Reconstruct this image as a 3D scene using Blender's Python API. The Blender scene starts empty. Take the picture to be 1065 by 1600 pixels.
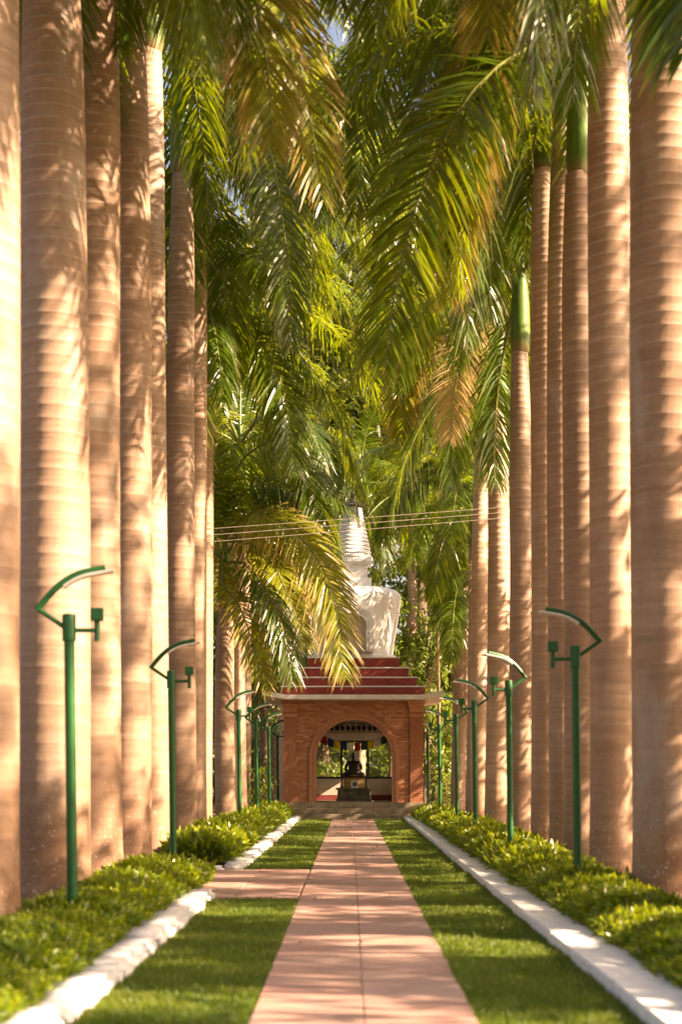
import bpy, bmesh, math, random
import numpy as np
from mathutils import Vector, Matrix

PI = math.pi
scene = bpy.context.scene
COL = scene.collection

# ------------------------------------------------------------------ camera
cam_d = bpy.data.cameras.new("camera")
cam = bpy.data.objects.new("camera", cam_d)
COL.objects.link(cam)
scene.camera = cam
cam.location = (0.0, 0.0, 1.5)
cam.rotation_euler = (PI / 2, 0, 0)
cam_d.sensor_fit = 'VERTICAL'
cam_d.sensor_height = 36.0
cam_d.lens = 60.0
cam_d.shift_x = -14.5 / 1600
cam_d.shift_y = 410 / 1600
cam_d.clip_end = 2000
cam_d.dof.use_dof = True
cam_d.dof.focus_distance = 54.0
cam_d.dof.aperture_fstop = 1.7

# ------------------------------------------------------------------ light
SUN_EL = math.radians(31)
SUN_AZ = math.radians(106)      # compass angle from +Y towards +X
world = bpy.data.worlds.new("World")
scene.world = world
world.use_nodes = True
wn = world.node_tree
bg = wn.nodes["Background"]
sky = wn.nodes.new("ShaderNodeTexSky")
sky.sky_type = 'NISHITA'
sky.sun_disc = False
sky.sun_elevation = SUN_EL
sky.sun_rotation = SUN_AZ
sky.dust_density = 4.0
sky.air_density = 1.0
sky.ozone_density = 0.6
wn.links.new(sky.outputs[0], bg.inputs[0])
bg.inputs[1].default_value = 0.065
sun_d = bpy.data.lights.new("sun", 'SUN')
sun_d.energy = 5.0
sun_d.angle = math.radians(0.6)
sun_d.color = (1.0, 0.85, 0.68)
sun = bpy.data.objects.new("sun", sun_d)
COL.objects.link(sun)
sd = Vector((math.sin(SUN_AZ) * math.cos(SUN_EL), math.cos(SUN_AZ) * math.cos(SUN_EL), math.sin(SUN_EL)))
sun.rotation_euler = sd.to_track_quat('Z', 'Y').to_euler()
sun.location = (30, 0, 30)
vs = scene.view_settings
vs.view_transform = 'Standard'
vs.look = 'None'
vs.gamma = 1.0
vs.use_curve_mapping = False
vs.exposure = 2.2
vs.use_white_balance = True
vs.white_balance_temperature = 8200
vs.white_balance_tint = 22
scene.render.engine = 'CYCLES'
scene.cycles.use_denoising = True
scene.cycles.max_bounces = 8
scene.cycles.diffuse_bounces = 4
scene.cycles.transmission_bounces = 6
scene.cycles.sample_clamp_indirect = 8

# ------------------------------------------------------------------ helpers
F_PX = 2667.0
def PX(px, py, Z):
    """real position of a photo point at distance Z"""
    return Vector(((px - 547) * Z / F_PX, Z, 1.5 + (1210 - py) * Z / F_PX))

def link(o, parent=None):
    COL.objects.link(o)
    if parent is not None:
        o.parent = parent
    return o

def tag(o, label=None, cat=None, group=None, kind=None):
    if label: o["label"] = label
    if cat: o["category"] = cat
    if group: o["group"] = group
    if kind: o["kind"] = kind
    return o

def empty(name, loc=(0, 0, 0), rz=0.0):
    o = bpy.data.objects.new(name, None)
    o.empty_display_size = 0.3
    o.location = loc
    o.rotation_euler = (0, 0, rz)
    return link(o)

def np_mesh(name, V, quads=None, tris=None, mat=None, smooth=False, attrs=None):
    V = np.asarray(V, dtype=np.float32).reshape(-1, 3)
    q = np.zeros((0, 4), np.int32) if quads is None or len(quads) == 0 else np.asarray(quads, np.int32)
    t = np.zeros((0, 3), np.int32) if tris is None or len(tris) == 0 else np.asarray(tris, np.int32)
    me = bpy.data.meshes.new(name)
    me.vertices.add(len(V))
    me.vertices.foreach_set("co", V.ravel())
    li = np.concatenate([q.ravel(), t.ravel()]).astype(np.int32)
    me.loops.add(len(li))
    me.loops.foreach_set("vertex_index", li)
    tot = np.concatenate([np.full(len(q), 4, np.int32), np.full(len(t), 3, np.int32)])
    st = np.concatenate([[0], np.cumsum(tot)[:-1]]).astype(np.int32)
    me.polygons.add(len(tot))
    me.polygons.foreach_set("loop_start", st)
    me.polygons.foreach_set("loop_total", tot)
    me.polygons.foreach_set("use_smooth", np.full(len(tot), smooth, dtype=bool))
    if attrs:
        for k, a in attrs.items():
            at = me.attributes.new(k, 'FLOAT', 'POINT')
            at.data.foreach_set("value", np.asarray(a, np.float32).ravel())
    me.update(calc_edges=True)
    me.validate()
    if mat: me.materials.append(mat)
    return me

class MB:
    """collects plain shapes into one mesh"""
    def __init__(self):
        self.v = []; self.f = []
    def add(self, vs_, fs):
        n = len(self.v)
        self.v += [tuple(p) for p in vs_]
        self.f += [tuple(i + n for i in f) for f in fs]
        return self
    def box(self, x0, x1, y0, y1, z0, z1, m=None):
        p = [(x0, y0, z0), (x1, y0, z0), (x1, y1, z0), (x0, y1, z0), (x0, y0, z1), (x1, y0, z1), (x1, y1, z1), (x0, y1, z1)]
        if m is not None: p = [m @ Vector(a) for a in p]
        return self.add(p, [(0, 3, 2, 1), (4, 5, 6, 7), (0, 1, 5, 4), (1, 2, 6, 5), (2, 3, 7, 6), (3, 0, 4, 7)])
    def bbox(self, x0, x1, y0, y1, z0, z1, b=0.01):
        """box with chamfered edges"""
        bm = bmesh.new()
        g = bmesh.ops.create_cube(bm, size=1)
        for v in bm.verts:
            v.co = Vector(((x0 + x1) / 2 + v.co.x * (x1 - x0), (y0 + y1) / 2 + v.co.y * (y1 - y0), (z0 + z1) / 2 + v.co.z * (z1 - z0)))
        bmesh.ops.bevel(bm, geom=bm.edges[:], offset=b, segments=1, affect='EDGES')
        bm.verts.index_update()
        self.add([v.co for v in bm.verts], [[v.index for v in f.verts] for f in bm.faces])
        bm.free()
        return self
    def tube(self, pts, rad, n=8, cap=True):
        pts = [Vector(p) for p in pts]
        if not hasattr(rad, '__len__'): rad = [rad] * len(pts)
        rings = []
        up = None
        for i, p in enumerate(pts):
            d = (pts[min(i + 1, len(pts) - 1)] - pts[max(i - 1, 0)]).normalized()
            if up is None:
                up = Vector((0, 0, 1)) if abs(d.z) < 0.9 else Vector((0, 1, 0))
            a = d.cross(up).normalized()
            b = a.cross(d).normalized()
            up = b
            rings.append([p + (a * math.cos(k * 2 * PI / n) + b * math.sin(k * 2 * PI / n)) * rad[i] for k in range(n)])
        vs_ = [q for r in rings for q in r]
        fs = []
        for i in range(len(pts) - 1):
            for k in range(n):
                k2 = (k + 1) % n
                fs.append((i * n + k, i * n + k2, (i + 1) * n + k2, (i + 1) * n + k))
        if cap:
            fs.append(tuple(range(n)))
            fs.append(tuple((len(pts) - 1) * n + k for k in reversed(range(n))))
        return self.add(vs_, fs)
    def lathe(self, prof, n=48, c=(0, 0)):
        vs_ = []; fs = []
        for r, z in prof:
            for k in range(n):
                a = k * 2 * PI / n
                vs_.append((c[0] + r * math.cos(a), c[1] + r * math.sin(a), z))
        for i in range(len(prof) - 1):
            for k in range(n):
                k2 = (k + 1) % n
                fs.append((i * n + k, i * n + k2, (i + 1) * n + k2, (i + 1) * n + k))
        fs.append(tuple(reversed(range(n))))
        fs.append(tuple((len(prof) - 1) * n + k for k in range(n)))
        return self.add(vs_, fs)
    def prism(self, poly, y0, y1):
        """poly in xz, extruded y0..y1"""
        n = len(poly)
        vs_ = [(x, y0, z) for x, z in poly] + [(x, y1, z) for x, z in poly]
        fs = [tuple(range(n)), tuple(n + k for k in reversed(range(n)))]
        for k in range(n):
            k2 = (k + 1) % n
            fs.append((k, n + k, n + k2, k2))
        return self.add(vs_, fs)
    def mesh(self, name, mat, smooth=False):
        me = bpy.data.meshes.new(name)
        me.from_pydata(self.v, [], self.f)
        bm = bmesh.new(); bm.from_mesh(me)
        bmesh.ops.recalc_face_normals(bm, faces=bm.faces[:])
        bm.to_mesh(me); bm.free()
        if smooth:
            for p in me.polygons: p.use_smooth = True
            try: me.set_sharp_from_angle(angle=math.radians(40))
            except Exception: pass
        me.materials.append(mat)
        return me
    def build(self, name, mat, parent=None, smooth=False):
        return link(bpy.data.objects.new(name, self.mesh(name, mat, smooth)), parent)

# ------------------------------------------------------------------ materials
class NT:
    def __init__(self, name):
        self.m = bpy.data.materials.new(name); self.m.use_nodes = True
        self.t = self.m.node_tree; self.n = self.t.nodes
        self.b = self.n["Principled BSDF"]; self.out = self.n["Material Output"]
    def node(self, ty, **kw):
        x = self.n.new(ty)
        for k, v in kw.items():
            if isinstance(k, str) and hasattr(x, k): setattr(x, k, v)
        return x
    def l(self, a, b): self.t.links.new(a, b)
    def coord(self, kind='Object', scale=(1, 1, 1)):
        tc = self.node("ShaderNodeTexCoord"); mp = self.node("ShaderNodeMapping")
        mp.inputs['Scale'].default_value = scale
        self.l(tc.outputs[kind], mp.inputs['Vector'])
        return mp.outputs[0]
    def world(self, scale=(1, 1, 1)):
        g = self.node("ShaderNodeNewGeometry"); mp = self.node("ShaderNodeMapping")
        mp.inputs['Scale'].default_value = scale
        self.l(g.outputs['Position'], mp.inputs['Vector'])
        return mp.outputs[0]
    def noise(self, vec, scale=5, detail=4, rough=.55):
        x = self.node("ShaderNodeTexNoise")
        x.inputs['Scale'].default_value = scale; x.inputs['Detail'].default_value = detail
        x.inputs['Roughness'].default_value = rough
        if vec is not None: self.l(vec, x.inputs['Vector'])
        return x.outputs['Fac']
    def ramp(self, fac, stops, interp='LINEAR'):
        r = self.node("ShaderNodeValToRGB"); cr = r.color_ramp; cr.interpolation = interp
        while len(cr.elements) < len(stops): cr.elements.new(0.5)
        for e, (p, c) in zip(cr.elements, stops):
            e.position = p; e.color = (c[0], c[1], c[2], 1) if hasattr(c, '__len__') else (c, c, c, 1)
        self.l(fac, r.inputs[0]); return r.outputs[0]
    def mix(self, fac, a, b, mode='MIX'):
        x = self.node("ShaderNodeMix"); x.data_type = 'RGBA'; x.blend_type = mode
        for s, v in ((x.inputs[0], fac), (x.inputs[6], a), (x.inputs[7], b)):
            if isinstance(v, (int, float)): s.default_value = v
            elif hasattr(v, 'is_output'): self.l(v, s)
            else: s.default_value = (v[0], v[1], v[2], 1)
        return x.outputs[2]
    def math(self, op, a, b=0.5):
        x = self.node("ShaderNodeMath"); x.operation = op
        for s, v in ((x.inputs[0], a), (x.inputs[1], b)):
            if isinstance(v, (int, float)): s.default_value = v
            else: self.l(v, s)
        return x.outputs[0]
    def attr(self, name):
        x = self.node("ShaderNodeAttribute"); x.attribute_name = name
        return x.outputs['Fac']
    def rnd(self):
        return self.node("ShaderNodeObjectInfo").outputs['Random']
    def bump(self, h, strength=.3, dist=.01):
        x = self.node("ShaderNodeBump"); x.inputs['Strength'].default_value = strength; x.inputs['Distance'].default_value = dist
        self.l(h, x.inputs['Height']); self.l(x.outputs[0], self.b.inputs['Normal'])
    def set(self, color=None, rough=.7, spec=.3):
        if color is not None:
            if hasattr(color, 'is_output'): self.l(color, self.b.inputs['Base Color'])
            else: self.b.inputs['Base Color'].default_value = (*color, 1)
        if isinstance(rough, (int, float)): self.b.inputs['Roughness'].default_value = rough
        else: self.l(rough, self.b.inputs['Roughness'])
        self.b.inputs['Specular IOR Level'].default_value = spec
        return self.m

def mottled(name, c1, c2, scale=6, rough=.8, bump=.25, dist=.01, spec=.3, vec='world', var=0.0):
    t = NT(name)
    v = t.world() if vec == 'world' else t.coord()
    n = t.noise(v, scale, 6, .6)
    col = t.mix(t.ramp(n, [(.35, 0), (.65, 1)]), c1, c2)
    if var:
        r = t.math('MULTIPLY_ADD', t.rnd(), 2 * var)
        t.n[-1].inputs[2].default_value = 1 - var
        hsv = t.node("ShaderNodeHueSaturation"); t.l(r, hsv.inputs['Value']); t.l(col, hsv.inputs['Color']); col = hsv.outputs[0]
    f = t.noise(v, scale * 7, 4, .6)
    t.bump(f, bump, dist)
    return t.set(col, rough, spec)

def trunk_mat(name="palm_bark", gain=1.0):
    t = NT(name)
    oc = t.coord
    def shifted(kind='Object', scale=(1, 1, 1)):
        # every palm gets its own part of the pattern
        tc = t.node("ShaderNodeTexCoord"); ad = t.node("ShaderNodeVectorMath"); ad.operation = 'ADD'
        cb = t.node("ShaderNodeCombineXYZ"); r_ = t.math('MULTIPLY', t.rnd(), 90.0)
        t.l(r_, cb.inputs[0]); t.l(r_, cb.inputs[1]); t.l(r_, cb.inputs[2])
        mp = t.node("ShaderNodeMapping"); mp.inputs['Scale'].default_value = scale
        t.l(tc.outputs['Object'], ad.inputs[0]); t.l(cb.outputs[0], ad.inputs[1]); t.l(ad.outputs[0], mp.inputs['Vector'])
        return mp.outputs[0]
    t.coord = shifted
    v = t.coord('Object')
    ring = t.attr("ring")
    v2 = t.coord('Object', (1.2, 1.2, 16)); band = t.noise(v2, 1.0, 5, .6)
    v3 = t.coord('Object', (14, 14, 1.2)); streak = t.noise(v3, 1.0, 4, .6)
    big = t.noise(v, .9, 4, .55)
    c = t.mix(t.ramp(big, [(.35, 0), (.65, 1)]), (.34, .21, .132), (.47, .325, .228))
    c = t.mix(t.math('MULTIPLY', t.ramp(band, [(.38, 0), (.62, 1)]), .55), c, (.25, .155, .09))
    c = t.mix(t.math('MULTIPLY', t.ramp(streak, [(.5, 0), (.75, 1)]), .35), c, (.24, .18, .13))
    hgt = t.node('ShaderNodeSeparateXYZ'); t.l(oc('Object'), hgt.inputs[0])
    hi = t.ramp(t.math('MULTIPLY', hgt.outputs[2], .09), [(.3, .10), (.85, 1.0)])
    scar = t.math('MULTIPLY', t.math('MULTIPLY', ring, hi), t.ramp(t.noise(t.coord('Object', (3, 3, 1)), 1.0, 3), [(.3, .1), (.6, .8)]))
    c = t.mix(scar, c, (.62, .55, .47))
    # broad weather stains and grey lichen running down the trunk
    wst = t.ramp(t.noise(t.coord('Object', (2.2, 2.2, .35)), 1.0, 5, .6), [(.5, 0), (.68, 1)])
    c = t.mix(t.math('MULTIPLY', wst, .45), c, (.21, .145, .095))
    lic = t.ramp(t.noise(t.coord('Object', (1.1, 1.1, .5)), 1.0, 6, .65), [(.56, 0), (.68, 1)])
    c = t.mix(t.math('MULTIPLY', lic, .5), c, (.44, .40, .34))
    # stained foot of the trunk and pale lichen specks
    foot = t.attr("foot")
    st = t.math('MULTIPLY', foot, t.ramp(t.noise(t.coord('Object', (2.5, 2.5, .9)), 1.0, 5), [(.3, .15), (.62, 1)]))
    c = t.mix(st, c, (.20, .095, .045))
    sp = t.ramp(t.noise(v, 26, 3, .5), [(.62, 0), (.69, 1)])
    spm = t.math('MULTIPLY', t.math('MULTIPLY', sp, foot), .75)
    c = t.mix(spm, c, (.60, .55, .48))
    hsv = t.node("ShaderNodeHueSaturation")
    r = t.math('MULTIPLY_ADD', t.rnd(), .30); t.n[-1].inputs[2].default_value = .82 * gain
    t.l(r, hsv.inputs['Value']); t.l(c, hsv.inputs['Color'])
    h = t.math('ADD', t.math('MULTIPLY', band, 1.0), t.math('MULTIPLY', streak, .5))
    t.bump(h, .35, .015)
    return t.set(hsv.outputs[0], .62, .35)

def leaf_mat(name, c1, c2, tipc, trans, gloss=.36, tmix=.4, tipstart=.8, tipamt=.8, patch=None):
    t = NT(name)
    r = t.rnd()
    n = t.noise(t.world(), 1.3, 3)
    lr = t.attr("leafrand")
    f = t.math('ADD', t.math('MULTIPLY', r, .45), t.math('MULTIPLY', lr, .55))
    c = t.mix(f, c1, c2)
    if patch:
        c = t.mix(t.ramp(t.noise(t.world(), 1.6, 5, .65), [(.46, 0), (.66, .75)]), c, patch)
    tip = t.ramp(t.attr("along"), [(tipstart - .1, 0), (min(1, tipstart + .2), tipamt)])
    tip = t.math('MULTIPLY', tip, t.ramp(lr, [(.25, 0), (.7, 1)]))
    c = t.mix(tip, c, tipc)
    t.set(c, gloss, .5)
    tr = t.node("ShaderNodeBsdfTranslucent")
    tc = t.mix(tip, trans, (tipc[0] * 1.2, tipc[1] * 1.1, tipc[2]))
    t.l(tc, tr.inputs[0])
    ms = t.node("ShaderNodeMixShader"); ms.inputs[0].default_value = tmix
    t.l(t.b.outputs[0], ms.inputs[1]); t.l(tr.outputs[0], ms.inputs[2]); t.l(ms.outputs[0], t.out.inputs['Surface'])
    return t.m

def simple(name, c, rough=.5, spec=.4, metal=0.0):
    t = NT(name); t.b.inputs['Metallic'].default_value = metal
    n = t.noise(t.world(), 9, 5)
    col = t.mix(t.ramp(n, [(.3, 0), (.7, 1)]), tuple(x * .82 for x in c), tuple(min(1, x * 1.1) for x in c))
    t.bump(t.noise(t.world(), 60, 3), .08, .004)
    return t.set(col, rough, spec)

M = {}
M['bark'] = trunk_mat()
M['bark_sunlit'] = trunk_mat("sunlit_palm_bark", 1.35)  # brighter copy of the bark, sun on the trunk put into its colour
M['frond'] = leaf_mat("palm_leaflet", (.022, .058, .004), (.085, .145, .009), (.36, .24, .07), (.34, .42, .015), .26, .36, .84, .6)
M['frond_dry'] = leaf_mat("dry_palm_leaflet", (.48, .34, .12), (.66, .50, .24), (.60, .46, .26), (.66, .46, .16), .5, .4, .5, .6)
M['frond_gold'] = leaf_mat("sunlit_yellow_palm_leaflet", (.10, .16, .012), (.26, .28, .02), (.50, .34, .12), (.50, .42, .04), .32, .42, .6, 1.0)  # golden tips, plus brighter leaf colour standing in for sun on the fronds
M['rachis'] = simple("leaf_stalk", (.16, .18, .04), .4)
M['rachis_dry'] = simple("dry_leaf_stalk", (.34, .22, .09), .6)
def shaft_mat():
    t = NT("crownshaft_green")
    n = t.noise(t.coord('Object', (9, 9, .8)), 1, 5, .65)
    c = t.mix(t.ramp(n, [(.3, 0), (.7, 1)]), (.045, .115, .014), (.12, .20, .028))
    h = t.node("ShaderNodeSeparateXYZ"); t.l(t.coord('Object'), h.inputs[0])
    low = t.ramp(t.math('ADD', h.outputs[2], t.math('MULTIPLY', n, .25)), [(.12, .9), (.34, 0)])
    c = t.mix(low, c, (.20, .13, .06))
    br = t.ramp(t.noise(t.coord('Object', (4, 4, 1.2)), 1, 5, .7), [(.6, 0), (.72, .6)])
    c = t.mix(br, c, (.16, .12, .05))
    t.bump(n, .4, .02)
    return t.set(c, .48, .4)
M['shaft'] = shaft_mat()
M['leaf'] = leaf_mat("tree_leaf", (.030, .055, .012), (.085, .12, .022), (.15, .14, .03), (.22, .27, .03), .45, .42)
M['leaf_light'] = leaf_mat("bamboo_leaf", (.06, .10, .015), (.13, .19, .03), (.2, .2, .05), (.32, .40, .05), .45, .45)
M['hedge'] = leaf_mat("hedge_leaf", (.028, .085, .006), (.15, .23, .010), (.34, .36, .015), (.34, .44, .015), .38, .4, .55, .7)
M['grass'] = leaf_mat("grass_blade", (.032, .085, .006), (.085, .150, .009), (.24, .24, .03), (.24, .35, .015), .5, .35, .75, .6, (.15, .17, .02))
M['wood'] = mottled("tree_bark", (.12, .085, .055), (.24, .18, .12), 7, .9, .6, .02, .2)
M['soil'] = mottled("soil", (.10, .062, .034), (.20, .135, .075), 3, .95, .6, .03, .1)
M['lawn_soil'] = mottled("turf_base", (.030, .052, .010), (.065, .085, .018), 5, .95, .5, .02, .1)
def slab_mat():
    t = NT("pink_sandstone")
    v = t.world()
    n = t.noise(v, 2.2, 6, .6)
    r = t.rnd()
    c = t.mix(r, (.37, .235, .19), (.49, .35, .295))
    c = t.mix(t.ramp(n, [(.35, 0), (.7, .5)]), c, (.36, .185, .145))
    c = t.mix(t.math('MULTIPLY', t.ramp(t.noise(v, 11, 5, .65), [(.5, 0), (.72, 1)]), .35), c, (.22, .15, .11))
    c = t.mix(t.ramp(r, [(.6, 0), (.8, .6)]), c, (.38, .19, .145))
    dirt = t.ramp(t.noise(v, .9, 7, .68), [(.5, 0), (.66, .45)])
    c = t.mix(dirt, c, (.24, .165, .125))
    spots = t.ramp(t.noise(v, 55, 2, .5), [(.66, 0), (.72, .4)])
    c = t.mix(spots, c, (.17, .12, .09))
    t.bump(t.math('ADD', t.noise(v, 40, 4), t.noise(v, 4, 3)), .3, .008)
    return t.set(c, .7, .25)
M['slab'] = slab_mat()
M['mortar'] = mottled("path_mortar", (.30, .21, .17), (.38, .28, .23), 8, .95, .4, .01, .1)
def kerb_mat():
    t = NT("whitewashed_stone")
    v = t.world()
    c = t.mix(t.ramp(t.noise(v, 7, 6, .6), [(.35, 0), (.65, 1)]), (.64, .625, .60), (.80, .785, .76))
    h = t.node("ShaderNodeSeparateXYZ"); t.l(v, h.inputs[0])
    low = t.ramp(t.math('ADD', h.outputs[2], t.math('MULTIPLY', t.noise(v, 9, 5, .65), .12)), [(.06, 1), (.125, 0)])
    c = t.mix(t.math('MULTIPLY', low, .75), c, (.22, .155, .10))
    chips = t.ramp(t.noise(v, 13, 5, .7), [(.62, 0), (.68, .7)])
    c = t.mix(chips, c, (.36, .31, .26))
    t.bump(t.noise(v, 30, 4), .5, .012)
    return t.set(c, .85, .2)
M['kerb'] = kerb_mat()
def brick_mat():
    t = NT("red_brick")
    r = t.rnd()
    v = t.world()
    c = t.mix(r, (.36, .135, .072), (.57, .29, .17))
    n = t.noise(v, 2.0, 5, .6)
    c = t.mix(t.math('MULTIPLY', t.ramp(n, [(.45, 0), (.7, 1)]), .4), c, (.30, .12, .065))
    t.bump(t.noise(v, 45, 4), .3, .006)
    return t.set(c, .85, .2)
M['brick'] = brick_mat()
M['brick_mortar'] = mottled("brick_mortar", (.26, .155, .105), (.34, .22, .15), 9, .95, .3, .006, .1)
M['redpaint'] = mottled("red_oxide_paint", (.23, .030, .022), (.31, .052, .038), 3, .6, .15, .006, .4)
M['maroon'] = mottled("maroon_paint", (.16, .03, .025), (.21, .045, .035), 4, .6, .1, .004, .4)
def limewash():
    t = NT("white_limewash")
    n = t.noise(t.world(), 2.2, 6, .6)
    c = t.mix(t.ramp(n, [(.35, 0), (.65, 1)]), (.68, .67, .64), (.80, .79, .77))
    st = t.ramp(t.noise(t.world((3.5, 3.5, .45)), 1.0, 6, .65), [(.52, 0), (.75, .4)])
    c = t.mix(st, c, (.46, .44, .40))
    t.bump(t.noise(t.world(), 16, 4), .12, .006)
    return t.set(c, .6, .3)
M['white'] = limewash()
M['cream'] = mottled("cream_plaster", (.46, .40, .31), (.56, .50, .40), 3, .8, .12, .006, .2)
M['step'] = mottled("stone_step", (.15, .115, .075), (.33, .27, .185), 3.0, .8, .35, .01, .25)
M['plinthstone'] = mottled("grey_green_stone", (.11, .105, .08), (.22, .20, .155), 5, .8, .3, .01, .25)
M['green'] = simple("green_enamel", (.006, .10, .022), .4, .4)
M['panel'] = simple("white_lamp_panel", (.66, .64, .58), .35, .5)
M['black'] = simple("black_paint", (.016, .015, .014), .45, .4)
M['statue'] = simple("dark_bronze", (.030, .022, .018), .35, .6, .3)
M['gold'] = simple("golden_cloth", (.52, .33, .12), .7, .2)
M['wire'] = simple("wire_sheath", (.42, .36, .28), .5, .4)
M['streamer'] = simple("dark_metal", (.09, .07, .055), .6, .3)
M['paper'] = simple("white_paper", (.7, .7, .7), .6, .3)
M['photo'] = simple("dark_print", (.10, .07, .06), .5, .3)
FLAGC = {'maroon': (.20, .025, .02), 'blue': (.012, .025, .11), 'yellow': (.55, .36, .015), 'green': (.02, .06, .025), 'red': (.30, .02, .015), 'white': (.6, .55, .5)}
for k, c in FLAGC.items(): M['flag_' + k] = simple("flag_cloth_" + k, c, .8, .2)
def glass_mat():
    t = NT("window_glass")
    tr = t.node("ShaderNodeBsdfTransparent"); tr.inputs[0].default_value = (.93, .95, .93, 1)
    gl = t.node("ShaderNodeBsdfGlossy"); gl.inputs['Roughness'].default_value = .03
    fr = t.node("ShaderNodeFresnel"); fr.inputs[0].default_value = 1.45
    ms = t.node("ShaderNodeMixShader")
    t.l(fr.outputs[0], ms.inputs[0]); t.l(tr.outputs[0], ms.inputs[1]); t.l(gl.outputs[0], ms.inputs[2]); t.l(ms.outputs[0], t.out.inputs['Surface'])
    return t.m
M['glass'] = glass_mat()

# ------------------------------------------------------------------ ground
rng = np.random.default_rng(7)
def ground_sheet():
    xs = np.concatenate([np.linspace(-400, -20, 12), np.linspace(-16, 16, 33), np.linspace(20, 400, 12)])
    ys = np.concatenate([np.linspace(-60, 0, 6), np.linspace(4, 90, 60), np.linspace(100, 700, 16)])
    X, Y = np.meshgrid(xs, ys)
    Zz = rng.normal(0, .012, X.shape)
    Zz[(np.abs(X) < 2.6)] = 0
    Zz -= .02
    nx, ny = len(xs), len(ys)
    idx = np.arange(nx * ny).reshape(ny, nx)
    q = np.stack([idx[:-1, :-1], idx[:-1, 1:], idx[1:, 1:], idx[1:, :-1]], -1).reshape(-1, 4)
    me = np_mesh("ground", np.stack([X, Y, Zz], -1), q, mat=M['soil'], smooth=True)
    tag(link(bpy.data.objects.new("ground", me)), "bare brown earth under the palms and trees", kind='structure')
ground_sheet()

# ------------------------------------------------------------------ path of sandstone slabs
PXL, PXR, PY0, PY1 = -0.60, 0.76, 4.0, 55.9
CY0, CY1 = 20.1, 26.2      # side path
mb = MB().box(PXL, PXR, PY0, PY1, -.1, .012)
path = mb.build("path", M['mortar']); tag(path, "pink sandstone path running straight to the brick shrine", kind='structure')
side = MB().box(-12, PXL - .003, CY0, CY1, -.1, .012).build("path", M['mortar'])
tag(side, "pink sandstone side path leaving to the left between the lawns", kind='structure')
pr = random.Random(3)
slab_meshes = {}
def slab(w, d, par, x, y):
    key = (round(w, 3), round(d, 3))
    if key not in slab_meshes:
        slab_meshes[key] = MB().bbox(-w / 2, w / 2, -d / 2, d / 2, -.02, .02, .006).mesh("paving_slab", M['slab'])
    o = bpy.data.objects.new("paving_slab", slab_meshes[key])
    o.location = (x, y, .02 + pr.uniform(-.002, .003))
    o.rotation_euler = (pr.uniform(-.003, .003), pr.uniform(-.003, .003), pr.uniform(-.002, .002))
    link(o, par)
w2 = (PXR - PXL) / 2
y = PY0
while y < PY1 - .3:
    d = .6
    for k in range(2):
        slab(w2 - .005, d - .004, path, PXL + w2 * (k + .5), y + d / 2)
    y += d
nrow = 8
for i in range(nrow):
    dd = (CY1 - CY0) / nrow
    x = PXL - .02
    while x > -9:
        slab(.76 - .008, dd - .008, side, x - .38, CY0 + dd * (i + .5)); x -= .76

# ------------------------------------------------------------------ lawns
def blades(n, xr, yr, hmin, hmax, seed, dens_pow=1.0):
    r = np.random.default_rng(seed)
    # density falls with distance
    u = r.random(n)
    y0, y1 = yr
    y = y0 * (y1 / y0) ** u if dens_pow else y0 + (y1 - y0) * u
    x = r.uniform(xr[0], xr[1], n)
    patch = .5 + .5 * np.sin(x * 5.1 + 1.3 * np.sin(y * 1.7)) * np.sin(y * 2.3 + x)
    h = r.uniform(hmin, hmax, n) * (.6 + .65 * patch) * np.where(r.random(n) < .02, 1.6, 1)
    w = .0035 * (y / 10) ** .8 * r.uniform(.8, 1.4, n)
    az = r.uniform(0, 2 * PI, n); lean = r.uniform(.1, .75, n) * h
    base = np.stack([x, y, np.zeros(n) + .0], -1)
    d = np.stack([np.cos(az), np.sin(az), np.zeros(n)], -1)
    s = np.stack([-np.sin(az), np.cos(az), np.zeros(n)], -1)
    a2 = r.uniform(0, 2 * PI, n)
    s = np.stack([np.cos(a2), np.sin(a2), np.zeros(n)], -1)
    up = np.array([0, 0, 1.0])
    mid = base + d * (lean * .35)[:, None] + up * (h * .6)[:, None]
    tip = base + d * lean[:, None] + up * h[:, None]
    V = np.stack([base - s * w[:, None], base + s * w[:, None], mid + s * (w * .8)[:, None], mid - s * (w * .8)[:, None], tip], 1)
    i = np.arange(n)[:, None] * 5
    q = i + np.array([[0, 1, 2, 3]]); t = i + np.array([[3, 2, 4]])
    al = np.tile([0, 0, .6, .6, 1.0], (n, 1)); lr = np.repeat(r.random(n) * .7 + .3 * patch, 5)
    return V.reshape(-1, 3), q, t, al.ravel(), lr
def lawn(xr, yr, n, seed, label):
    base = MB().box(xr[0], xr[1], yr[0], yr[1], -.08, .018).build("turf", M['lawn_soil'])
    tag(base, "dark turf under " + label, kind='structure')
    V, q, t, al, lr = blades(n, (xr[0] - .018, xr[1] + .012), yr, .022, .066, seed)
    V[:, 2] += .014
    me = np_mesh("grass", V, q, t, M['grass'], attrs={'along': al, 'leafrand': lr})
    tag(link(bpy.data.objects.new("grass", me)), label, kind='stuff')
lawn((.77, 1.715), (4.0, 55.8), 150000, 11, "mown grass strip between the path and the right kerb")
lawn((-1.62, -.61), (4.0, 19.95), 90000, 12, "mown grass strip left of the path in front")
lawn((-1.62, -.61), (26.35, 55.8), 50000, 13, "mown grass strip left of the path before the shrine")

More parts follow.
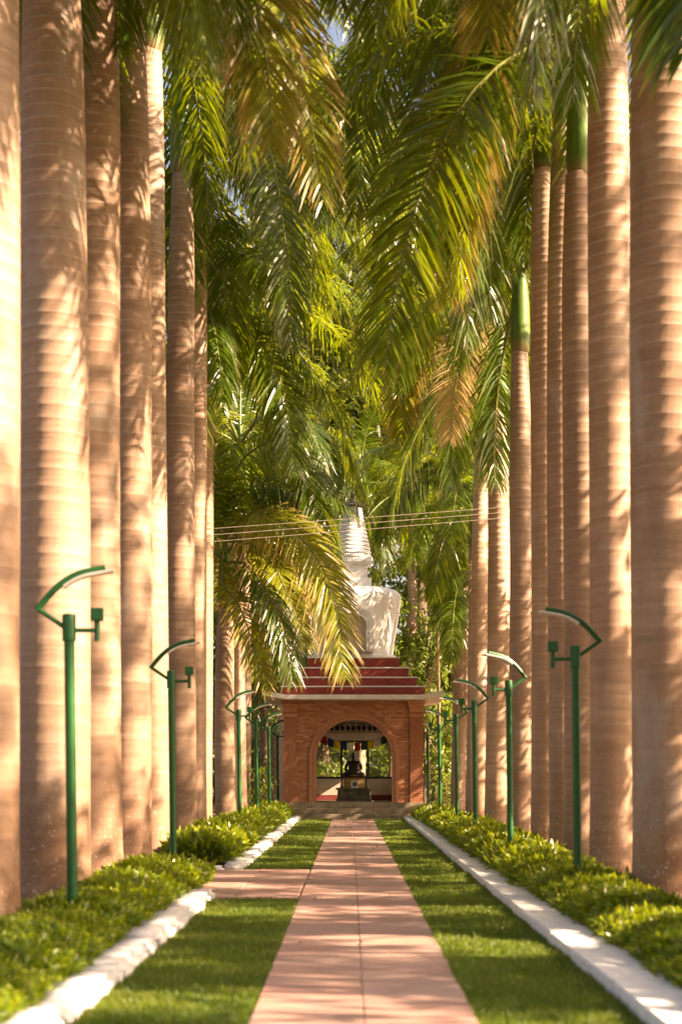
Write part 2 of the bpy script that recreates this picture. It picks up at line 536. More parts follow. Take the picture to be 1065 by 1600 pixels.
# ------------------------------------------------------------------ kerbs
kr = random.Random(5)
def kerb_stone_mesh(w, l, h, r, rough=.012, seed=0, smooth=True):
    bm = bmesh.new()
    bmesh.ops.create_cube(bm, size=1)
    for v in bm.verts:
        v.co = Vector((v.co.x * w, v.co.y * l, (v.co.z + .5) * h))
    bmesh.ops.bevel(bm, geom=bm.edges[:], offset=r, segments=2, affect='EDGES')
    rr = random.Random(seed)
    for v in bm.verts:
        v.co += Vector((rr.uniform(-1, 1), rr.uniform(-1, 1), rr.uniform(-1, 1))) * rough
    me = bpy.data.meshes.new("kerb_stone"); bm.to_mesh(me); bm.free()
    for p in me.polygons: p.use_smooth = smooth
    me.materials.append(M['kerb'])
    return me
rk = tag(empty("kerb", (1.965, 0, 0)), "whitewashed concrete kerb along the right hedge", kind='structure')
rmesh = [kerb_stone_mesh(.48, 1.196, .17, .012, .0012, s, False) for s in range(4)]
y = 4.0
while y < 55.6:
    o = bpy.data.objects.new("kerb_stone", kr.choice(rmesh))
    o.location = (kr.uniform(-.008, .008), y + .6, -.05 + kr.uniform(-.004, .004)); o.rotation_euler = (0, kr.uniform(.045, .052), kr.uniform(-.002, .002))
    link(o, rk); y += 1.2
lmesh = [kerb_stone_mesh(.36, .30, .19, .045, .008, 20 + s) for s in range(7)]
def left_kerb(y0, y1, label):
    k = tag(empty("kerb", (-1.79, y0, 0)), label, kind='structure')
    y = 0.0
    while y < y1 - y0 - .1:
        big = kr.random() < .07
        s = kr.uniform(1.08, 1.2) if big else kr.uniform(.95, 1.05)
        st = kr.choice((.9, 1.1, 1.4, 1.9, 2.6)) * (1.3 if big else 1)
        o = bpy.data.objects.new("kerb_stone", kr.choice(lmesh))
        o.scale = (s, st, s * kr.uniform(.95, 1.05)); o.location = (kr.uniform(-.015, .015), y + .15 * st, -.05)
        o.rotation_euler = (kr.uniform(-.02, .04), kr.uniform(-.03, .03), kr.uniform(-.05, .05))
        link(o, k); y += .30 * st * .97
    return k
left_kerb(4.0, 20.0, "near row of lumpy whitewashed kerb stones left of the front lawn")
lk = left_kerb(26.5, 55.7, "far row of whitewashed kerb stones left of the lawn by the shrine")
k3 = tag(empty("kerb", (-1.95, 26.5, 0)), "whitewashed kerb stones turning left along the side path", kind='structure')
x = 0
while x > -9:
    o = bpy.data.objects.new("kerb_stone", kr.choice(lmesh)); o.location = (x - .15, kr.uniform(-.01, .01), -.09); o.rotation_euler = (0, 0, PI / 2 + kr.uniform(-.08, .08)); o.scale = (.8, 1, .9)
    link(o, k3); x -= .30

# ------------------------------------------------------------------ leaves as strips
def unit(a): return a / np.maximum(np.linalg.norm(a, axis=-1, keepdims=True), 1e-9)
def strips(P, D, UP, L, W, G, prof=(.45, 1.0, .75, .06), st=(0, .33, .68, 1.0), lr=None):
    """leaf strips: base P, direction D, up hint UP, length L, width W, droop G"""
    n = len(P); k = len(st)
    s = np.asarray(st)[None, :, None]
    C = P[:, None, :] + D[:, None, :] * (L[:, None, None] * s)
    C[:, :, 2] -= (G * L)[:, None] * (np.asarray(st)[None, :] ** 2)
    # keep the strip's length when it droops
    T = np.gradient(C, axis=1)
    S = unit(np.cross(T, UP[:, None, :]))
    off = S * (W[:, None, None] * np.asarray(prof)[None, :, None] * .5)
    V = np.stack([C - off, C + off], 2).reshape(n, k * 2, 3)
    i = (np.arange(n) * k * 2)[:, None, None]
    base = np.arange(k - 1)[None, :, None] * 2
    q = (i + base + np.array([0, 1, 3, 2])[None, None, :]).reshape(-1, 4)
    al = np.broadcast_to(np.repeat(np.asarray(st), 2)[None, :], (n, k * 2))
    l = np.repeat(lr if lr is not None else np.random.default_rng(1).random(n), k * 2)
    return V.reshape(-1, 3), q, al.ravel().copy(), l

def frond_mesh(pts, seed, leaf_len=.92, nleaf=105, mat='frond', rmat='rachis', hang=.8, wid=.046, r0=.045, spread=.34, out=None):
    """one feather leaf on the rachis curve pts (list of 3D points)"""
    r = np.random.default_rng(seed)
    pts = np.asarray(pts, float)
    seg = np.linalg.norm(np.diff(pts, axis=0), axis=1); cum = np.concatenate([[0], np.cumsum(seg)]); tot = cum[-1]
    def at(t):
        x = t * tot
        return np.stack([np.interp(x, cum, pts[:, k]) for k in range(3)], -1)
    Vs = []; Qs = []; A = []; LR = []
    tt = np.linspace(.13, .995, nleaf)
    for side in (-1, 1):
        t = np.clip(tt + r.normal(0, .003, nleaf), .1, 1)
        P = at(t); T = unit(at(np.clip(t + .02, 0, 1.0)) - at(np.clip(t - .02, 0, .98)))
        up0 = np.tile([0, 0, 1.0], (nleaf, 1))
        # where the rachis hangs straight down use its outward direction as "up"
        outw = pts[-1] - pts[0]; outw = np.array([outw[0], outw[1], 0]); outw /= max(np.linalg.norm(outw), 1e-6)
        if out is not None:
            o3 = np.asarray(out, float); up = unit(up0 * .35 + (o3 / np.linalg.norm(o3))[None, :])
        else:
            up = unit(up0 + .6 * outw[None, :])
        S = unit(np.cross(T, up)) * side
        N = unit(np.cross(S, T)) * side
        fw = .45 + .75 * t ** 2 + r.normal(0, .10, nleaf)      # leaflets sweep forward towards the tip
        lift = r.normal(.12, spread, nleaf)
        D = unit(S + T * fw[:, None] + N * lift[:, None])
        ln = leaf_len * (.42 + .58 * np.sin(np.clip((t - .02) / .98, 0, 1) ** .8 * PI) ** .7) * r.uniform(.85, 1.08, nleaf)
        ln *= np.where(t > .93, .62, 1)
        W = wid * r.uniform(.75, 1.2, nleaf) * (.6 + .4 * np.sin(t * PI))
        G = hang * r.uniform(.55, 1.3, nleaf)
        UPh = unit(N + .25 * r.normal(0, 1, (nleaf, 3)))
        lr = np.clip(r.normal(.5, .24, nleaf), 0, 1)
        V, q, al, l = strips(P, D, UPh, ln / (1 + .35 * G), W, G, lr=lr)
        Qs.append(q + sum(len(v) for v in Vs)); Vs.append(V); A.append(al); LR.append(l)
    nl = sum(len(v) for v in Vs); nq = sum(len(q) for q in Qs)
    # rachis tube
    m = MB(); k = 12
    tp = at(np.linspace(0, 1, k)); rad = [r0 * (1 - .86 * (i / (k - 1)) ** .8) for i in range(k)]
    m.tube(tp.tolist(), rad, 6)
    RV = np.array(m.v); rq = np.array([f for f in m.f if len(f) == 4])
    me = np_mesh("frond", np.concatenate(Vs + [RV]), np.concatenate(Qs + [rq + nl]), mat=M[mat],
                 attrs={'along': np.concatenate(A + [np.zeros(len(RV))]), 'leafrand': np.concatenate(LR + [np.full(len(RV), .2)])}, smooth=False)
    me.materials.append(M[rmat])
    mi = np.zeros(nq + len(rq), np.int32); mi[nq:] = 1
    me.polygons.foreach_set("material_index", mi)
    return me

def rachis(L, e0, e1, p, side=0.0, n=18):
    """curve leaving the origin towards +x at angle e0 and ending at e1 (degrees)"""
    pts = [np.zeros(3)]; a_s = 0
    for i in range(n):
        t = (i + .5) / n
        a = math.radians(e0 + (e1 - e0) * t ** p)
        yaw = side * t
        d = np.array([math.cos(a) * math.cos(yaw), math.cos(a) * math.sin(yaw), math.sin(a)])
        pts.append(pts[-1] + d * L / n)
    return pts

def spline(ctrl, n=18):
    c = [Vector(p) for p in ctrl]
    c = [c[0] * 2 - c[1]] + c + [c[-1] * 2 - c[-2]]
    out = []
    m = len(c) - 3
    for s in range(m):
        a, b, d, e = c[s:s + 4]
        k = n // m + 1
        for i in range(k):
            t = i / k
            out.append(.5 * ((2 * b) + (d - a) * t + (2 * a - 5 * b + 4 * d - e) * t * t + (-a + 3 * b - 3 * d + e) * t ** 3))
    out.append(c[-2])
    return [tuple(p) for p in out]

# frond variants by age: 0 spear, 1 rising, 2 arching, 3 drooping, 4 hanging
FR = {k: [] for k in range(5)}
fr = random.Random(21)
spec = {0: (80, 35, 1.3), 1: (62, -45, 1.2), 2: (38, -78, 1.0), 3: (14, -86, .75), 4: (-12, -92, .55)}
sd_ = 100
for age, (e0, e1, p) in spec.items():
    for v in range({0: 2, 1: 4, 2: 5, 3: 5, 4: 4}[age]):
        sd_ += 1
        L = {0: 3.2, 1: 4.3, 2: 4.7, 3: 4.7, 4: 4.3}[age] * fr.uniform(.93, 1.08)
        pts = rachis(L, e0 + fr.uniform(-7, 7), e1 + fr.uniform(-8, 8), p * fr.uniform(.9, 1.1), fr.uniform(-.35, .35))
        FR[age].append(frond_mesh(pts, sd_, hang={0: .25, 1: .6, 2: .8, 3: .95, 4: .8}[age]))
DRY = [frond_mesh(rachis(3.6, -35, -93, .5, fr.uniform(-.3, .3)), 300 + i, .7, 75, 'frond_dry', 'rachis_dry', .8, .022) for i in range(2)]

# ------------------------------------------------------------------ palms
def trunk_mesh(H, d, seed, bend=(0, 0)):
    r = random.Random(seed)
    zs = []; ring = []; z = 0.0
    while z < H - .02:
        f = z / H
        gap = (.24 - .13 * f) * r.uniform(.8, 1.2)
        zs += [z, z + gap * .45, z + gap * .86, z + gap * .93]; ring += [0, 0, 0, 1]
        z += gap
    zs.append(H); ring.append(0)
    n = 28
    R = d / 2
    V = np.zeros((len(zs), n, 3), np.float32)
    a = np.arange(n) * 2 * PI / n
    ph = r.uniform(0, 6)
    for i, z in enumerate(zs):
        f = z / H
        rr = R * (1.0 - .10 * f - .20 * max(0, (f - .78) / .22) ** 2 + .06 * math.sin(f * 2.8 + ph * .3))
        rr *= 1 + .16 * math.exp(-z / .28)
        rr *= 1 + (.002 + .012 * f) * ring[i] - (.002 + .005 * f if (i % 4) == 0 else 0)
        lob = 1 + .012 * np.sin(a * 3 + ph) + .02 * math.exp(-z / .4) * np.sin(a * 5 + ph)
        V[i, :, 0] = rr * lob * np.cos(a) + bend[0] * f * f + .03 * math.sin(f * 4 + ph)
        V[i, :, 1] = rr * lob * np.sin(a) + bend[1] * f * f
        V[i, :, 2] = z + .012 * np.sin(a + ph * 2)
    idx = np.arange(len(zs) * n).reshape(len(zs), n)
    q = np.stack([idx[:-1], np.roll(idx[:-1], -1, 1), np.roll(idx[1:], -1, 1), idx[1:]], -1).reshape(-1, 4)
    foot = np.repeat([max(0, 1 - z / 2.2) ** 1.2 for z in zs], n)
    return np_mesh("trunk", V.reshape(-1, 3), q, mat=M['bark'], smooth=True, attrs={'ring': np.repeat(ring, n), 'foot': foot})

def shaft_mesh(r0, Ls=1.55):
    prof = [(r0 * .93, -.05), (r0 * 1.02, .03), (r0 * 1.12, .22), (r0 * 1.10, .5), (r0 * 1.02, Ls * .55), (r0 * .92, Ls * .75), (r0 * .78, Ls * .92), (r0 * .55, Ls + .08), (r0 * .25, Ls + .35)]
    return MB().lathe(prof, 20).mesh("crownshaft", M['shaft'], True)

pal = random.Random(77)
def palm(x, y, d, H, label, group="royal palms lining the path", nf=16, aim=0, heroes=(), bend=(0, 0), az0=None, shaft=1.55, detail=True, dry=0, skip=(), pale=False):
    root = tag(empty("palm_tree", (x, y, 0)), label, "palm", group)
    seed = int(abs(x * 131 + y * 977)) + 5
    pal.seed(seed)
    tr = link(bpy.data.objects.new("trunk", trunk_mesh(H, d, seed, bend)), root)
    if pale: tr.data.materials[0] = M['bark_sunlit']
    top_r = d / 2 * .72
    bx, by = bend[0] + .03 * math.sin(4), bend[1]
    sh = link(bpy.data.objects.new("crownshaft", shaft_mesh(top_r, shaft)), root); sh.location = (bend[0], bend[1], H)
    zr = H + shaft - .05
    az = pal.uniform(0, 2 * PI) if az0 is None else az0
    ages = [0, 1, 1, 1, 2, 2, 2, 2, 3, 3, 3, 3, 4, 4, 3, 2, 4, 3][:nf]
    for i, ag in enumerate(ages):
        az += 2.39996 + pal.uniform(-.25, .25)
        if any(abs((az - s0 + PI) % (2 * PI) - PI) < s1 for s0, s1 in skip) and ag >= 2:
            continue
        o = bpy.data.objects.new("frond", pal.choice(FR[ag]))
        s = pal.uniform(.9, 1.1)
        o.scale = (s, s if pal.random() < .5 else -s, s)
        o.rotation_euler = (0, 0, az)
        o.location = (bend[0] + .05 * math.cos(az), bend[1] + .05 * math.sin(az), zr - .12 * ag * shaft * .5)
        link(o, root)
    for k in range(aim):
        o = bpy.data.objects.new("frond", pal.choice(FR[(2, 1, 2, 3, 2, 1)[k % 6]]))
        s = pal.uniform(1.08, 1.25); a2 = (PI if x > 0 else 0) + (k - (aim - 1) / 2) * .38 + pal.uniform(-.12, .12)
        if any(abs((a2 - s0 + PI) % (2 * PI) - PI) < s1 for s0, s1 in skip): continue
        o.scale = (s, s if pal.random() < .5 else -s, s); o.rotation_euler = (0, 0, a2)
        o.location = (bend[0], bend[1], zr - .1 * k); link(o, root)
    for k in range(dry):
        o = bpy.data.objects.new("frond", DRY[k % 2]); o["label"] = "dead straw coloured frond hanging down the trunk"
        o.rotation_euler = (0, 0, pal.uniform(0, 2 * PI)); o.location = (bend[0], bend[1], H + .1); link(o, root)
    for h in heroes:
        pts = spline([(p[0] - x, p[1] - y, p[2]) for p in h['p']])
        me = frond_mesh(pts, h.get('seed', 1), h.get('len', 1.0), h.get('n', 120), h.get('mat', 'frond'), h.get('rmat', 'rachis'), h.get('hang', .6), h.get('wid', .05), spread=.2, out=h.get('out', (-.35 if x > 0 else .35, -1, 0)))
        o = link(bpy.data.objects.new("frond", me), root)
        if 'label' in h: o["label"] = h['label']
    return root

def hp(*pts): return [tuple(PX(*p)) for p in pts]

# left row
palm(-3.36, 15.3, .80, 11.3, "palm trunk cut by the left edge of the photo", aim=2)
palm(-3.30, 18.9, .80, 11.2, "thick grey palm directly behind the nearest left green lamp", aim=2)
palm(-3.31, 22.1, .72, 12.0, "palm just right of the thick trunk behind the nearest left lamp", aim=2,
     heroes=[dict(p=hp((150, -170, 22), (260, -190, 21.5), (370, -90, 21), (415, 90, 20.8), (425, 230, 20.6)), seed=51, len=1.05, mat='frond_gold')])
palm(-3.28, 25.4, .64, 13.0, "palm just left of the second green lamp on the left side", aim=0, skip=((-.2, 1.1),), 
     heroes=[dict(p=hp((202, -300, 25.4), (320, -270, 24.8), (420, -60, 24.4), (475, 130, 24.2), (505, 315, 24)), seed=52, len=1.05, mat='frond_gold', hang=.5, wid=.06),
             dict(p=hp((202, -300, 25.4), (340, -390, 25), (450, -300, 24.6), (525, -120, 24.4), (548, 40, 24.3)), seed=95, len=1.05)])
palm(-3.33, 28.5, .56, 13.6, "slim palm squeezed behind the second green lamp on the left side", aim=0, skip=((-PI / 2, 1.5), (.3, .9)))
palm(-3.22, 32.6, .56, 13.0, "palm with bright green crownshaft high on the left row", aim=7, skip=((-PI / 2, 1.15),), shaft=1.9,
     heroes=[dict(p=hp((283, 130, 32.6), (350, 110, 32), (420, 230, 31.5), (450, 420, 31), (455, 540, 31)), seed=53, len=1.0)])
palm(-3.26, 36.0, .50, 13.3, "dark ringed palm right beside the palm with bright green crownshaft", aim=8, skip=((-PI / 2, .8),),
     heroes=[dict(p=hp((306, 228, 36), (390, 120, 35.8), (500, 130, 35.6), (575, 260, 35.5), (600, 400, 35.5)), seed=93, len=1.05),
             dict(p=hp((306, 228, 36), (380, 180, 36.5), (470, 230, 37), (520, 350, 37)), seed=94, len=1.0)])
palm(-3.40, 39.5, .46, 11.0, "palm whose thin lit edge stands left of the short palm", aim=6, dry=1,
     heroes=[dict(p=hp((318, 540, 39.5), (390, 520, 39), (440, 600, 38.5), (460, 740, 38)), seed=57, len=.95)])
palm(-3.14, 43.0, .50, 5.7, "short palm with sunlit yellow fronds hanging over the shrine eave", nf=9, shaft=1.4, az0=2.2,
     skip=((0.0, 1.1),),
     heroes=[dict(p=hp((350, 845, 43), (400, 842, 42.5), (465, 885, 42), (515, 960, 41.7), (540, 1060, 41.5)), seed=61, len=1.15, mat='frond_gold', hang=.5, n=130),
             dict(p=hp((350, 850, 43), (345, 905, 42), (375, 950, 41), (400, 1020, 40.6), (418, 1085, 40.4)), seed=62, len=.75, mat='frond_gold', hang=.35),
             dict(p=hp((350, 840, 43), (420, 800, 43.5), (475, 845, 43.8), (515, 925, 44)), seed=63, len=.95, mat='frond', hang=.55),
             dict(p=hp((350, 840, 43), (380, 770, 42.5), (440, 760, 42), (500, 820, 41.8)), seed=64, len=.9, mat='frond', hang=.6),
             dict(p=hp((350, 842, 43), (410, 860, 42), (450, 930, 41.4), (475, 1010, 41.2)), seed=65, len=1.0, mat='frond_gold', hang=.5),
             dict(p=hp((350, 840, 43), (400, 800, 41.6), (470, 840, 40.8), (520, 920, 40.4), (535, 1000, 40.2)), seed=67, len=1.15, mat='frond_gold', hang=.5, n=130),
             dict(p=hp((350, 838, 43), (370, 730, 42.6), (430, 690, 42), (480, 740, 41.6), (500, 830, 41.4)), seed=68, len=1.05, mat='frond', hang=.6),
             dict(p=hp((350, 838, 43), (385, 770, 43.8), (450, 785, 44.2), (500, 860, 44.4), (520, 960, 44.5)), seed=69, len=1.0, mat='frond', hang=.6)])
palm(-3.30, 47.2, .44, 9.3, "leaning palm rising behind the short palm with sunlit fronds", bend=(.25, 0), dry=2,
     heroes=[dict(p=hp((365, 690, 47.2), (430, 650, 46.8), (500, 690, 46.5), (525, 770, 46.4)), seed=66, len=.95)])
palm(-3.35, 51.3, .44, 10.4, "palm behind the third lamp on the left, nearer the shrine", aim=0, skip=((0.0, 1.15),), nf=15)
palm(-3.45, 55.5, .44, 9.8, "palm left of the shrine front corner", aim=0, skip=((0.0, 1.15),), nf=15)
# right row
palm(3.55, 15.0, .78, 10.6, "palm whose frond tips hang in at the upper right corner", aim=5, skip=((0.0, .85),),
     heroes=[dict(p=hp((1170, -260, 15), (1110, -270, 14.7), (1085, -120, 14.5), (1068, 90, 14.4)), seed=71, len=.9)])
palm(3.46, 18.6, .80, 11.6, "thick palm at the right edge of the photo", aim=5, skip=((0.0, .85),))
palm(3.37, 22.2, .56, 12.3, "palm with blazing sunlit side just left of the right edge palm", aim=1, skip=((0.0, .85), (PI, .8),),
     heroes=[dict(p=hp((950, -260, 22.2), (860, -250, 21.8), (790, -90, 21.5), (760, 60, 21.4)), seed=72, len=1.0, mat='frond_gold'),
             dict(p=hp((950, -300, 22.2), (800, -350, 22), (670, -260, 21.8), (605, -80, 21.6), (585, 60, 21.5)), seed=96, len=1.05),
             dict(p=hp((950, -300, 22.2), (780, -380, 22.4), (620, -330, 22.6), (545, -160, 22.7), (530, 10, 22.7)), seed=97, len=1.05)])
palm(3.40, 25.3, .52, 10.4, "palm with dark crownshaft behind the nearest right lamp", aim=2, skip=((0.0, .85), (-PI / 2, 1.1),), shaft=1.9,
     heroes=[dict(p=hp((903, 70, 25.3), (835, 70, 24.6), (740, 140, 24.2), (660, 290, 24), (618, 450, 23.9), (600, 575, 23.8)), seed=73, len=1.25, n=135, hang=.38, wid=.06),
             dict(p=hp((903, 70, 25.3), (840, 20, 25), (760, 60, 25), (730, 210, 25.2), (725, 360, 25.4)), seed=74, len=1.0, mat='frond_gold')])
palm(3.43, 27.4, .52, 11.9, "palm half hidden behind the palm with dark crownshaft", aim=2, skip=((0.0, .85), (-PI / 2, 1.1),), shaft=1.7,
     heroes=[dict(p=hp((882, 20, 27.4), (760, -90, 27.6), (650, -50, 27.8), (585, 80, 28), (560, 230, 28)), seed=92, len=1.05),
             dict(p=hp((882, 20, 27.4), (800, -30, 27), (700, 60, 26.8), (640, 200, 26.6)), seed=75, len=1.0)])
palm(3.42, 29.8, .57, 12.05, "palm with pale green crownshaft right of the second right lamp", aim=1, skip=((0.0, .85), (-PI / 2, 1.2), (PI, .5)),
     heroes=[dict(p=hp((850, 110, 29.8), (750, 20, 29.6), (640, 60, 29.4), (575, 200, 29.3), (552, 340, 29.2)), seed=91, len=1.05),
             dict(p=hp((850, 110, 29.8), (790, 80, 29.4), (740, 170, 29), (715, 330, 28.8), (700, 470, 28.7)), seed=76, len=1.0, mat='frond_gold', hang=.7)])
palm(3.40, 34.2, .50, 10.0, "palm with sharply sunlit right edge behind the second right lamp", aim=0, skip=((0.0, .85), (-PI / 2, 1.2), (PI, .9)),
     heroes=[dict(p=hp((812, 420, 34.2), (785, 360, 34), (750, 370, 33.8), (735, 450, 33.6)), seed=77, len=.95)])
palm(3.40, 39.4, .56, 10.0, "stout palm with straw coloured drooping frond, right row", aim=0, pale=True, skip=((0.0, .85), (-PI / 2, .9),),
     heroes=[dict(p=hp((777, 505, 39.4), (745, 500, 38.8), (715, 580, 38.4), (702, 690, 38.2)), seed=78, len=.85, mat='frond_dry', rmat='rachis_dry', hang=.4, wid=.034, label="straw coloured dry frond"),
             dict(p=hp((777, 500, 39.4), (700, 470, 39.6), (640, 560, 39.8), (625, 690, 40)), seed=79, len=1.0, mat='frond_gold')])
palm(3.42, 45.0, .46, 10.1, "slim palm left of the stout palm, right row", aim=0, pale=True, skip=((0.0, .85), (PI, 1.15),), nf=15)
palm(3.62, 50.0, .44, 8.2, "palm whose long frond reaches across towards the white spire", nf=14, skip=((0.0, .85), (PI, 1.0),), dry=2, shaft=1.4,
     heroes=[dict(p=hp((740, 745, 50), (690, 725, 49.8), (635, 765, 49.6), (590, 845, 49.5)), seed=80, len=.9, hang=.7)])
palm(3.45, 54.2, .44, 6.3, "lower palm with brown hanging fronds right of the shrine", nf=10, dry=3, shaft=1.3, skip=((PI, 1.25),),
     heroes=[dict(p=hp((716, 835, 54.2), (702, 835, 54), (690, 880, 54), (685, 950, 54)), seed=82, len=.8)])
palm(3.85, 58.5, .44, 9.5, "palm behind the last lamp on the right", aim=0, skip=((PI, 1.15),), nf=14)
# palms beyond the shrine and outside rows
for (x, y, H, bl) in ((-2.6, 68, 11.8, "palm behind the stupa, its crown left of the white spire"), (.4, 72, 12.6, "palm straight behind the white spire, crown above its tip"), (2.4, 67, 11.2, "palm behind the stupa, its crown right of the white spire"),
                      (4.6, 74, 14.0, "tallest palm beyond the shrine, on the right"), (-5.2, 71, 13.5, "tall palm beyond the shrine, on the left")):
    palm(x, y, .42, H, bl, "palms growing behind the shrine", nf=16)
for i, yy in enumerate(np.array([2.0, 31.0, 48.0, 59.0])):
    palm(8.8 + pal.uniform(-.8, .8), float(yy) + pal.uniform(-1, 1), .5, 14.0 + pal.uniform(-1.5, 2.2), "palm in the second row behind the right hand trunks", "palms of the outer right row", nf=10)
for i, yy in enumerate(np.arange(24, 64, 6.0)):
    palm(-8.2 + pal.uniform(-.8, .8), float(yy) + pal.uniform(-1, 1), .5, 10.5 + pal.uniform(-1.5, 2.5), "palm in the second row behind the left hand trunks", "palms of the outer left row", nf=14)

# ------------------------------------------------------------------ broad-leaved trees
def crown_mesh(name, seed, rx, rz, zc, nclump, per, leaf, mat, flat=.0):
    r = np.random.default_rng(seed)
    c = r.normal(0, 1, (nclump, 3)); c = unit(c) * (r.random((nclump, 1)) ** .45)
    C = c * np.array([rx, rx, rz]) + np.array([0, 0, zc])
    cs = r.uniform(.5, 1.15, nclump) * rx * .30
    P = np.repeat(C, per, 0) + unit(r.normal(0, 1, (nclump * per, 3))) * (r.random((nclump * per, 1)) ** .5) * np.repeat(cs, per)[:, None] * np.array([1, 1, .75])
    n = len(P)
    D = unit(r.normal(0, 1, (n, 3)) + np.array([0, 0, -.35]))
    UP = unit(r.normal(0, .6, (n, 3)) + np.array([0, 0, 1.0]))
    cl = np.repeat(r.random(nclump), per)
    V, q, al, lr = strips(P, D, UP, leaf * r.uniform(.7, 1.3, n), leaf * .42 * r.uniform(.8, 1.2, n), np.full(n, .25), prof=(.3, 1.0, .05), st=(0, .5, 1.0), lr=np.clip(cl * .6 + r.random(n) * .4, 0, 1))
    return np_mesh(name, V, q, mat=M[mat], attrs={'along': al * .8, 'leafrand': lr}), C
def limb_mesh(H, r0, C, seed, nl=9):
    r = random.Random(seed)
    m = MB()
    top = (r.uniform(-.3, .3), r.uniform(-.3, .3), H)
    pts = [(0, 0, -.1), (r.uniform(-.1, .1), r.uniform(-.1, .1), H * .35), (top[0] * .6, top[1] * .6, H * .7), top]
    m.tube(spline(pts, 12), [r0 * (1.25 - .95 * i / 15) for i in range(len(spline(pts, 12)))], 10)
    idx = list(range(len(C))); r.shuffle(idx)
    for i in idx[:nl]:
        c = Vector(C[i]); z0 = min(H * .95, max(H * .35, c.z - r.uniform(1, 3)))
        f = z0 / H
        b = Vector((top[0] * f, top[1] * f, z0))
        mid = b.lerp(c, .5) + Vector((0, 0, r.uniform(-.2, .6)))
        p = spline([b, mid, c], 8)
        m.tube(p, [r0 * .42 * (1 - .85 * k / len(p)) for k in range(len(p))], 6)
    return m.mesh("trunk", M['wood'], True)
TV = []
for s, (rx, rz, zc, H, r0, nc, per, lf, mt) in enumerate((
        (4.2, 4.6, 10.5, 11.0, .24, 95, 90, .30, 'leaf'), (3.6, 6.0, 12.5, 14.5, .26, 105, 90, .30, 'leaf'),
        (3.0, 3.4, 6.6, 7.0, .16, 70, 85, .24, 'leaf'), (2.2, 4.6, 6.0, 8.5, .10, 75, 85, .30, 'leaf_light'),
        (4.8, 6.5, 15.5, 17.0, .30, 125, 90, .32, 'leaf'), (3.9, 4.2, 15.0, 16.5, .2, 40, 75, .32, 'leaf'), (2.7, 2.7, 5.7, 6.5, .11, 38, 70, .26, 'leaf'))):
    cm, C = crown_mesh("crown", 500 + s, rx, rz, zc, nc, per, lf, mt)
    TV.append((cm, limb_mesh(H, r0, C, 600 + s)))
tr_r = random.Random(9)
def tree(v, x, y, label, group, s=1.0, name="broadleaf_tree", cat="tree"):
    root = tag(empty(name, (x, y, 0), tr_r.uniform(0, 6.28)), label, cat, group)
    for nm, me in zip(("crown", "trunk"), TV[v]):
        o = link(bpy.data.objects.new(nm, me), root); o.scale = (s, s, s)
    return root
# behind the shrine
gb = "trees behind the shrine"
tree(3, 2.9, 66.5, "light green feathery tree beside the stupa on its right", gb, 1.0)
tree(2, 5.0, 68.0, "small dark leafy tree behind the black railing", gb, 1.0)
tree(2, -3.6, 70.0, "small leafy tree seen behind the shrine on the left", gb, 1.05)
tree(3, -1.2, 74.0, "pale green tree seen through the shrine window", gb, .8)
tree(2, 1.8, 77.0, "leafy tree seen through the right pane of the shrine", gb, .8)
wood_labels = ["tall wood tree left of the spire, in front of the others", "tall wood tree right of the spire, in front of the others", "rounded wood tree far to the right beyond the railing", "rounded wood tree far to the left beyond the shrine",
    "tall wood tree straight behind the spire, deep in the wood", "broad wood tree right of the stupa, behind the railing", "broad wood tree left of the stupa, behind the shrubs", "tall wood tree at the far right end of the wood", "tall wood tree at the far left end of the wood",
    "narrow wood tree just behind the shrine roof", "largest wood tree at the back on the left", "largest wood tree at the back on the right"]
for (v, x, y, s) in ((4, -3.5, 84, 1.5), (4, 3.6, 88, 1.6), (1, 8.5, 80, 1.1), (1, -8.5, 78, 1.15), (4, .2, 94, 1.75), (0, 6.0, 92, 1.2), (0, -7.0, 92, 1.2), (4, 12, 95, 1.2), (4, -12, 95, 1.2), (1, -1.2, 80, .95), (4, -6, 104, 1.5), (4, 6, 106, 1.5)):
    tree(v, x, y, wood_labels.pop(0), "tall trees of the wood behind the shrine", s)
gt = random.Random(12)
garden = [(6, 9.6 + gt.uniform(-.7, .7), 0.0 + 4.7 * k + gt.uniform(-.5, .5), gt.uniform(1.0, 1.2)) for k in range(13)]
garden += [(5, 16.5 + gt.uniform(-1, 1), -4 + 11 * k + gt.uniform(-.8, .8), gt.uniform(.9, 1.05)) for k in range(6)]
for (v, x, y, s) in garden:
    tree(v, x, y, "leafy tree in the garden beyond the right hand palms", "trees in the garden on the right", s)
for (v, x, y, s) in ((0, -13, 34, 1), (0, -13, 46, 1), (1, -14, 58, 1)):
    tree(v, x, y, "leafy tree in the garden beyond the left hand palms", "trees in the garden on the left", s)

tree(1, 8.8, 54.8, "unseen dense tree added right of the shrine to shade the dome", "trees in the garden on the right", .73)  # added behind the right row, scaled to shade the dome but not the spire
# undergrowth closing the wood behind the shrine
def undergrowth():
    r = np.random.default_rng(91); n = 42000
    x = r.uniform(-34, 34, n); y = r.uniform(84, 112, n)
    top = 5.5 + 2.5 * np.sin(x * .6) + 1.6 * np.sin(x * 1.7 + y * .3)
    P = np.stack([x, y, np.maximum(.1, top * r.random(n) ** .8)], -1)
    V, q, al, lr = strips(P, unit(r.normal(0, 1, (n, 3))), unit(r.normal(0, .6, (n, 3)) + np.array([0, 0, 1.])), r.uniform(.4, .8, n), r.uniform(.2, .36, n), np.full(n, .2), prof=(.3, 1, .05), st=(0, .5, 1.), lr=r.random(n))
    tag(link(bpy.data.objects.new("undergrowth", np_mesh("undergrowth", V, q, mat=M['leaf'], attrs={'along': al * .8, 'leafrand': lr}))), "dense undergrowth closing the view behind the shrine", kind='stuff')
undergrowth()
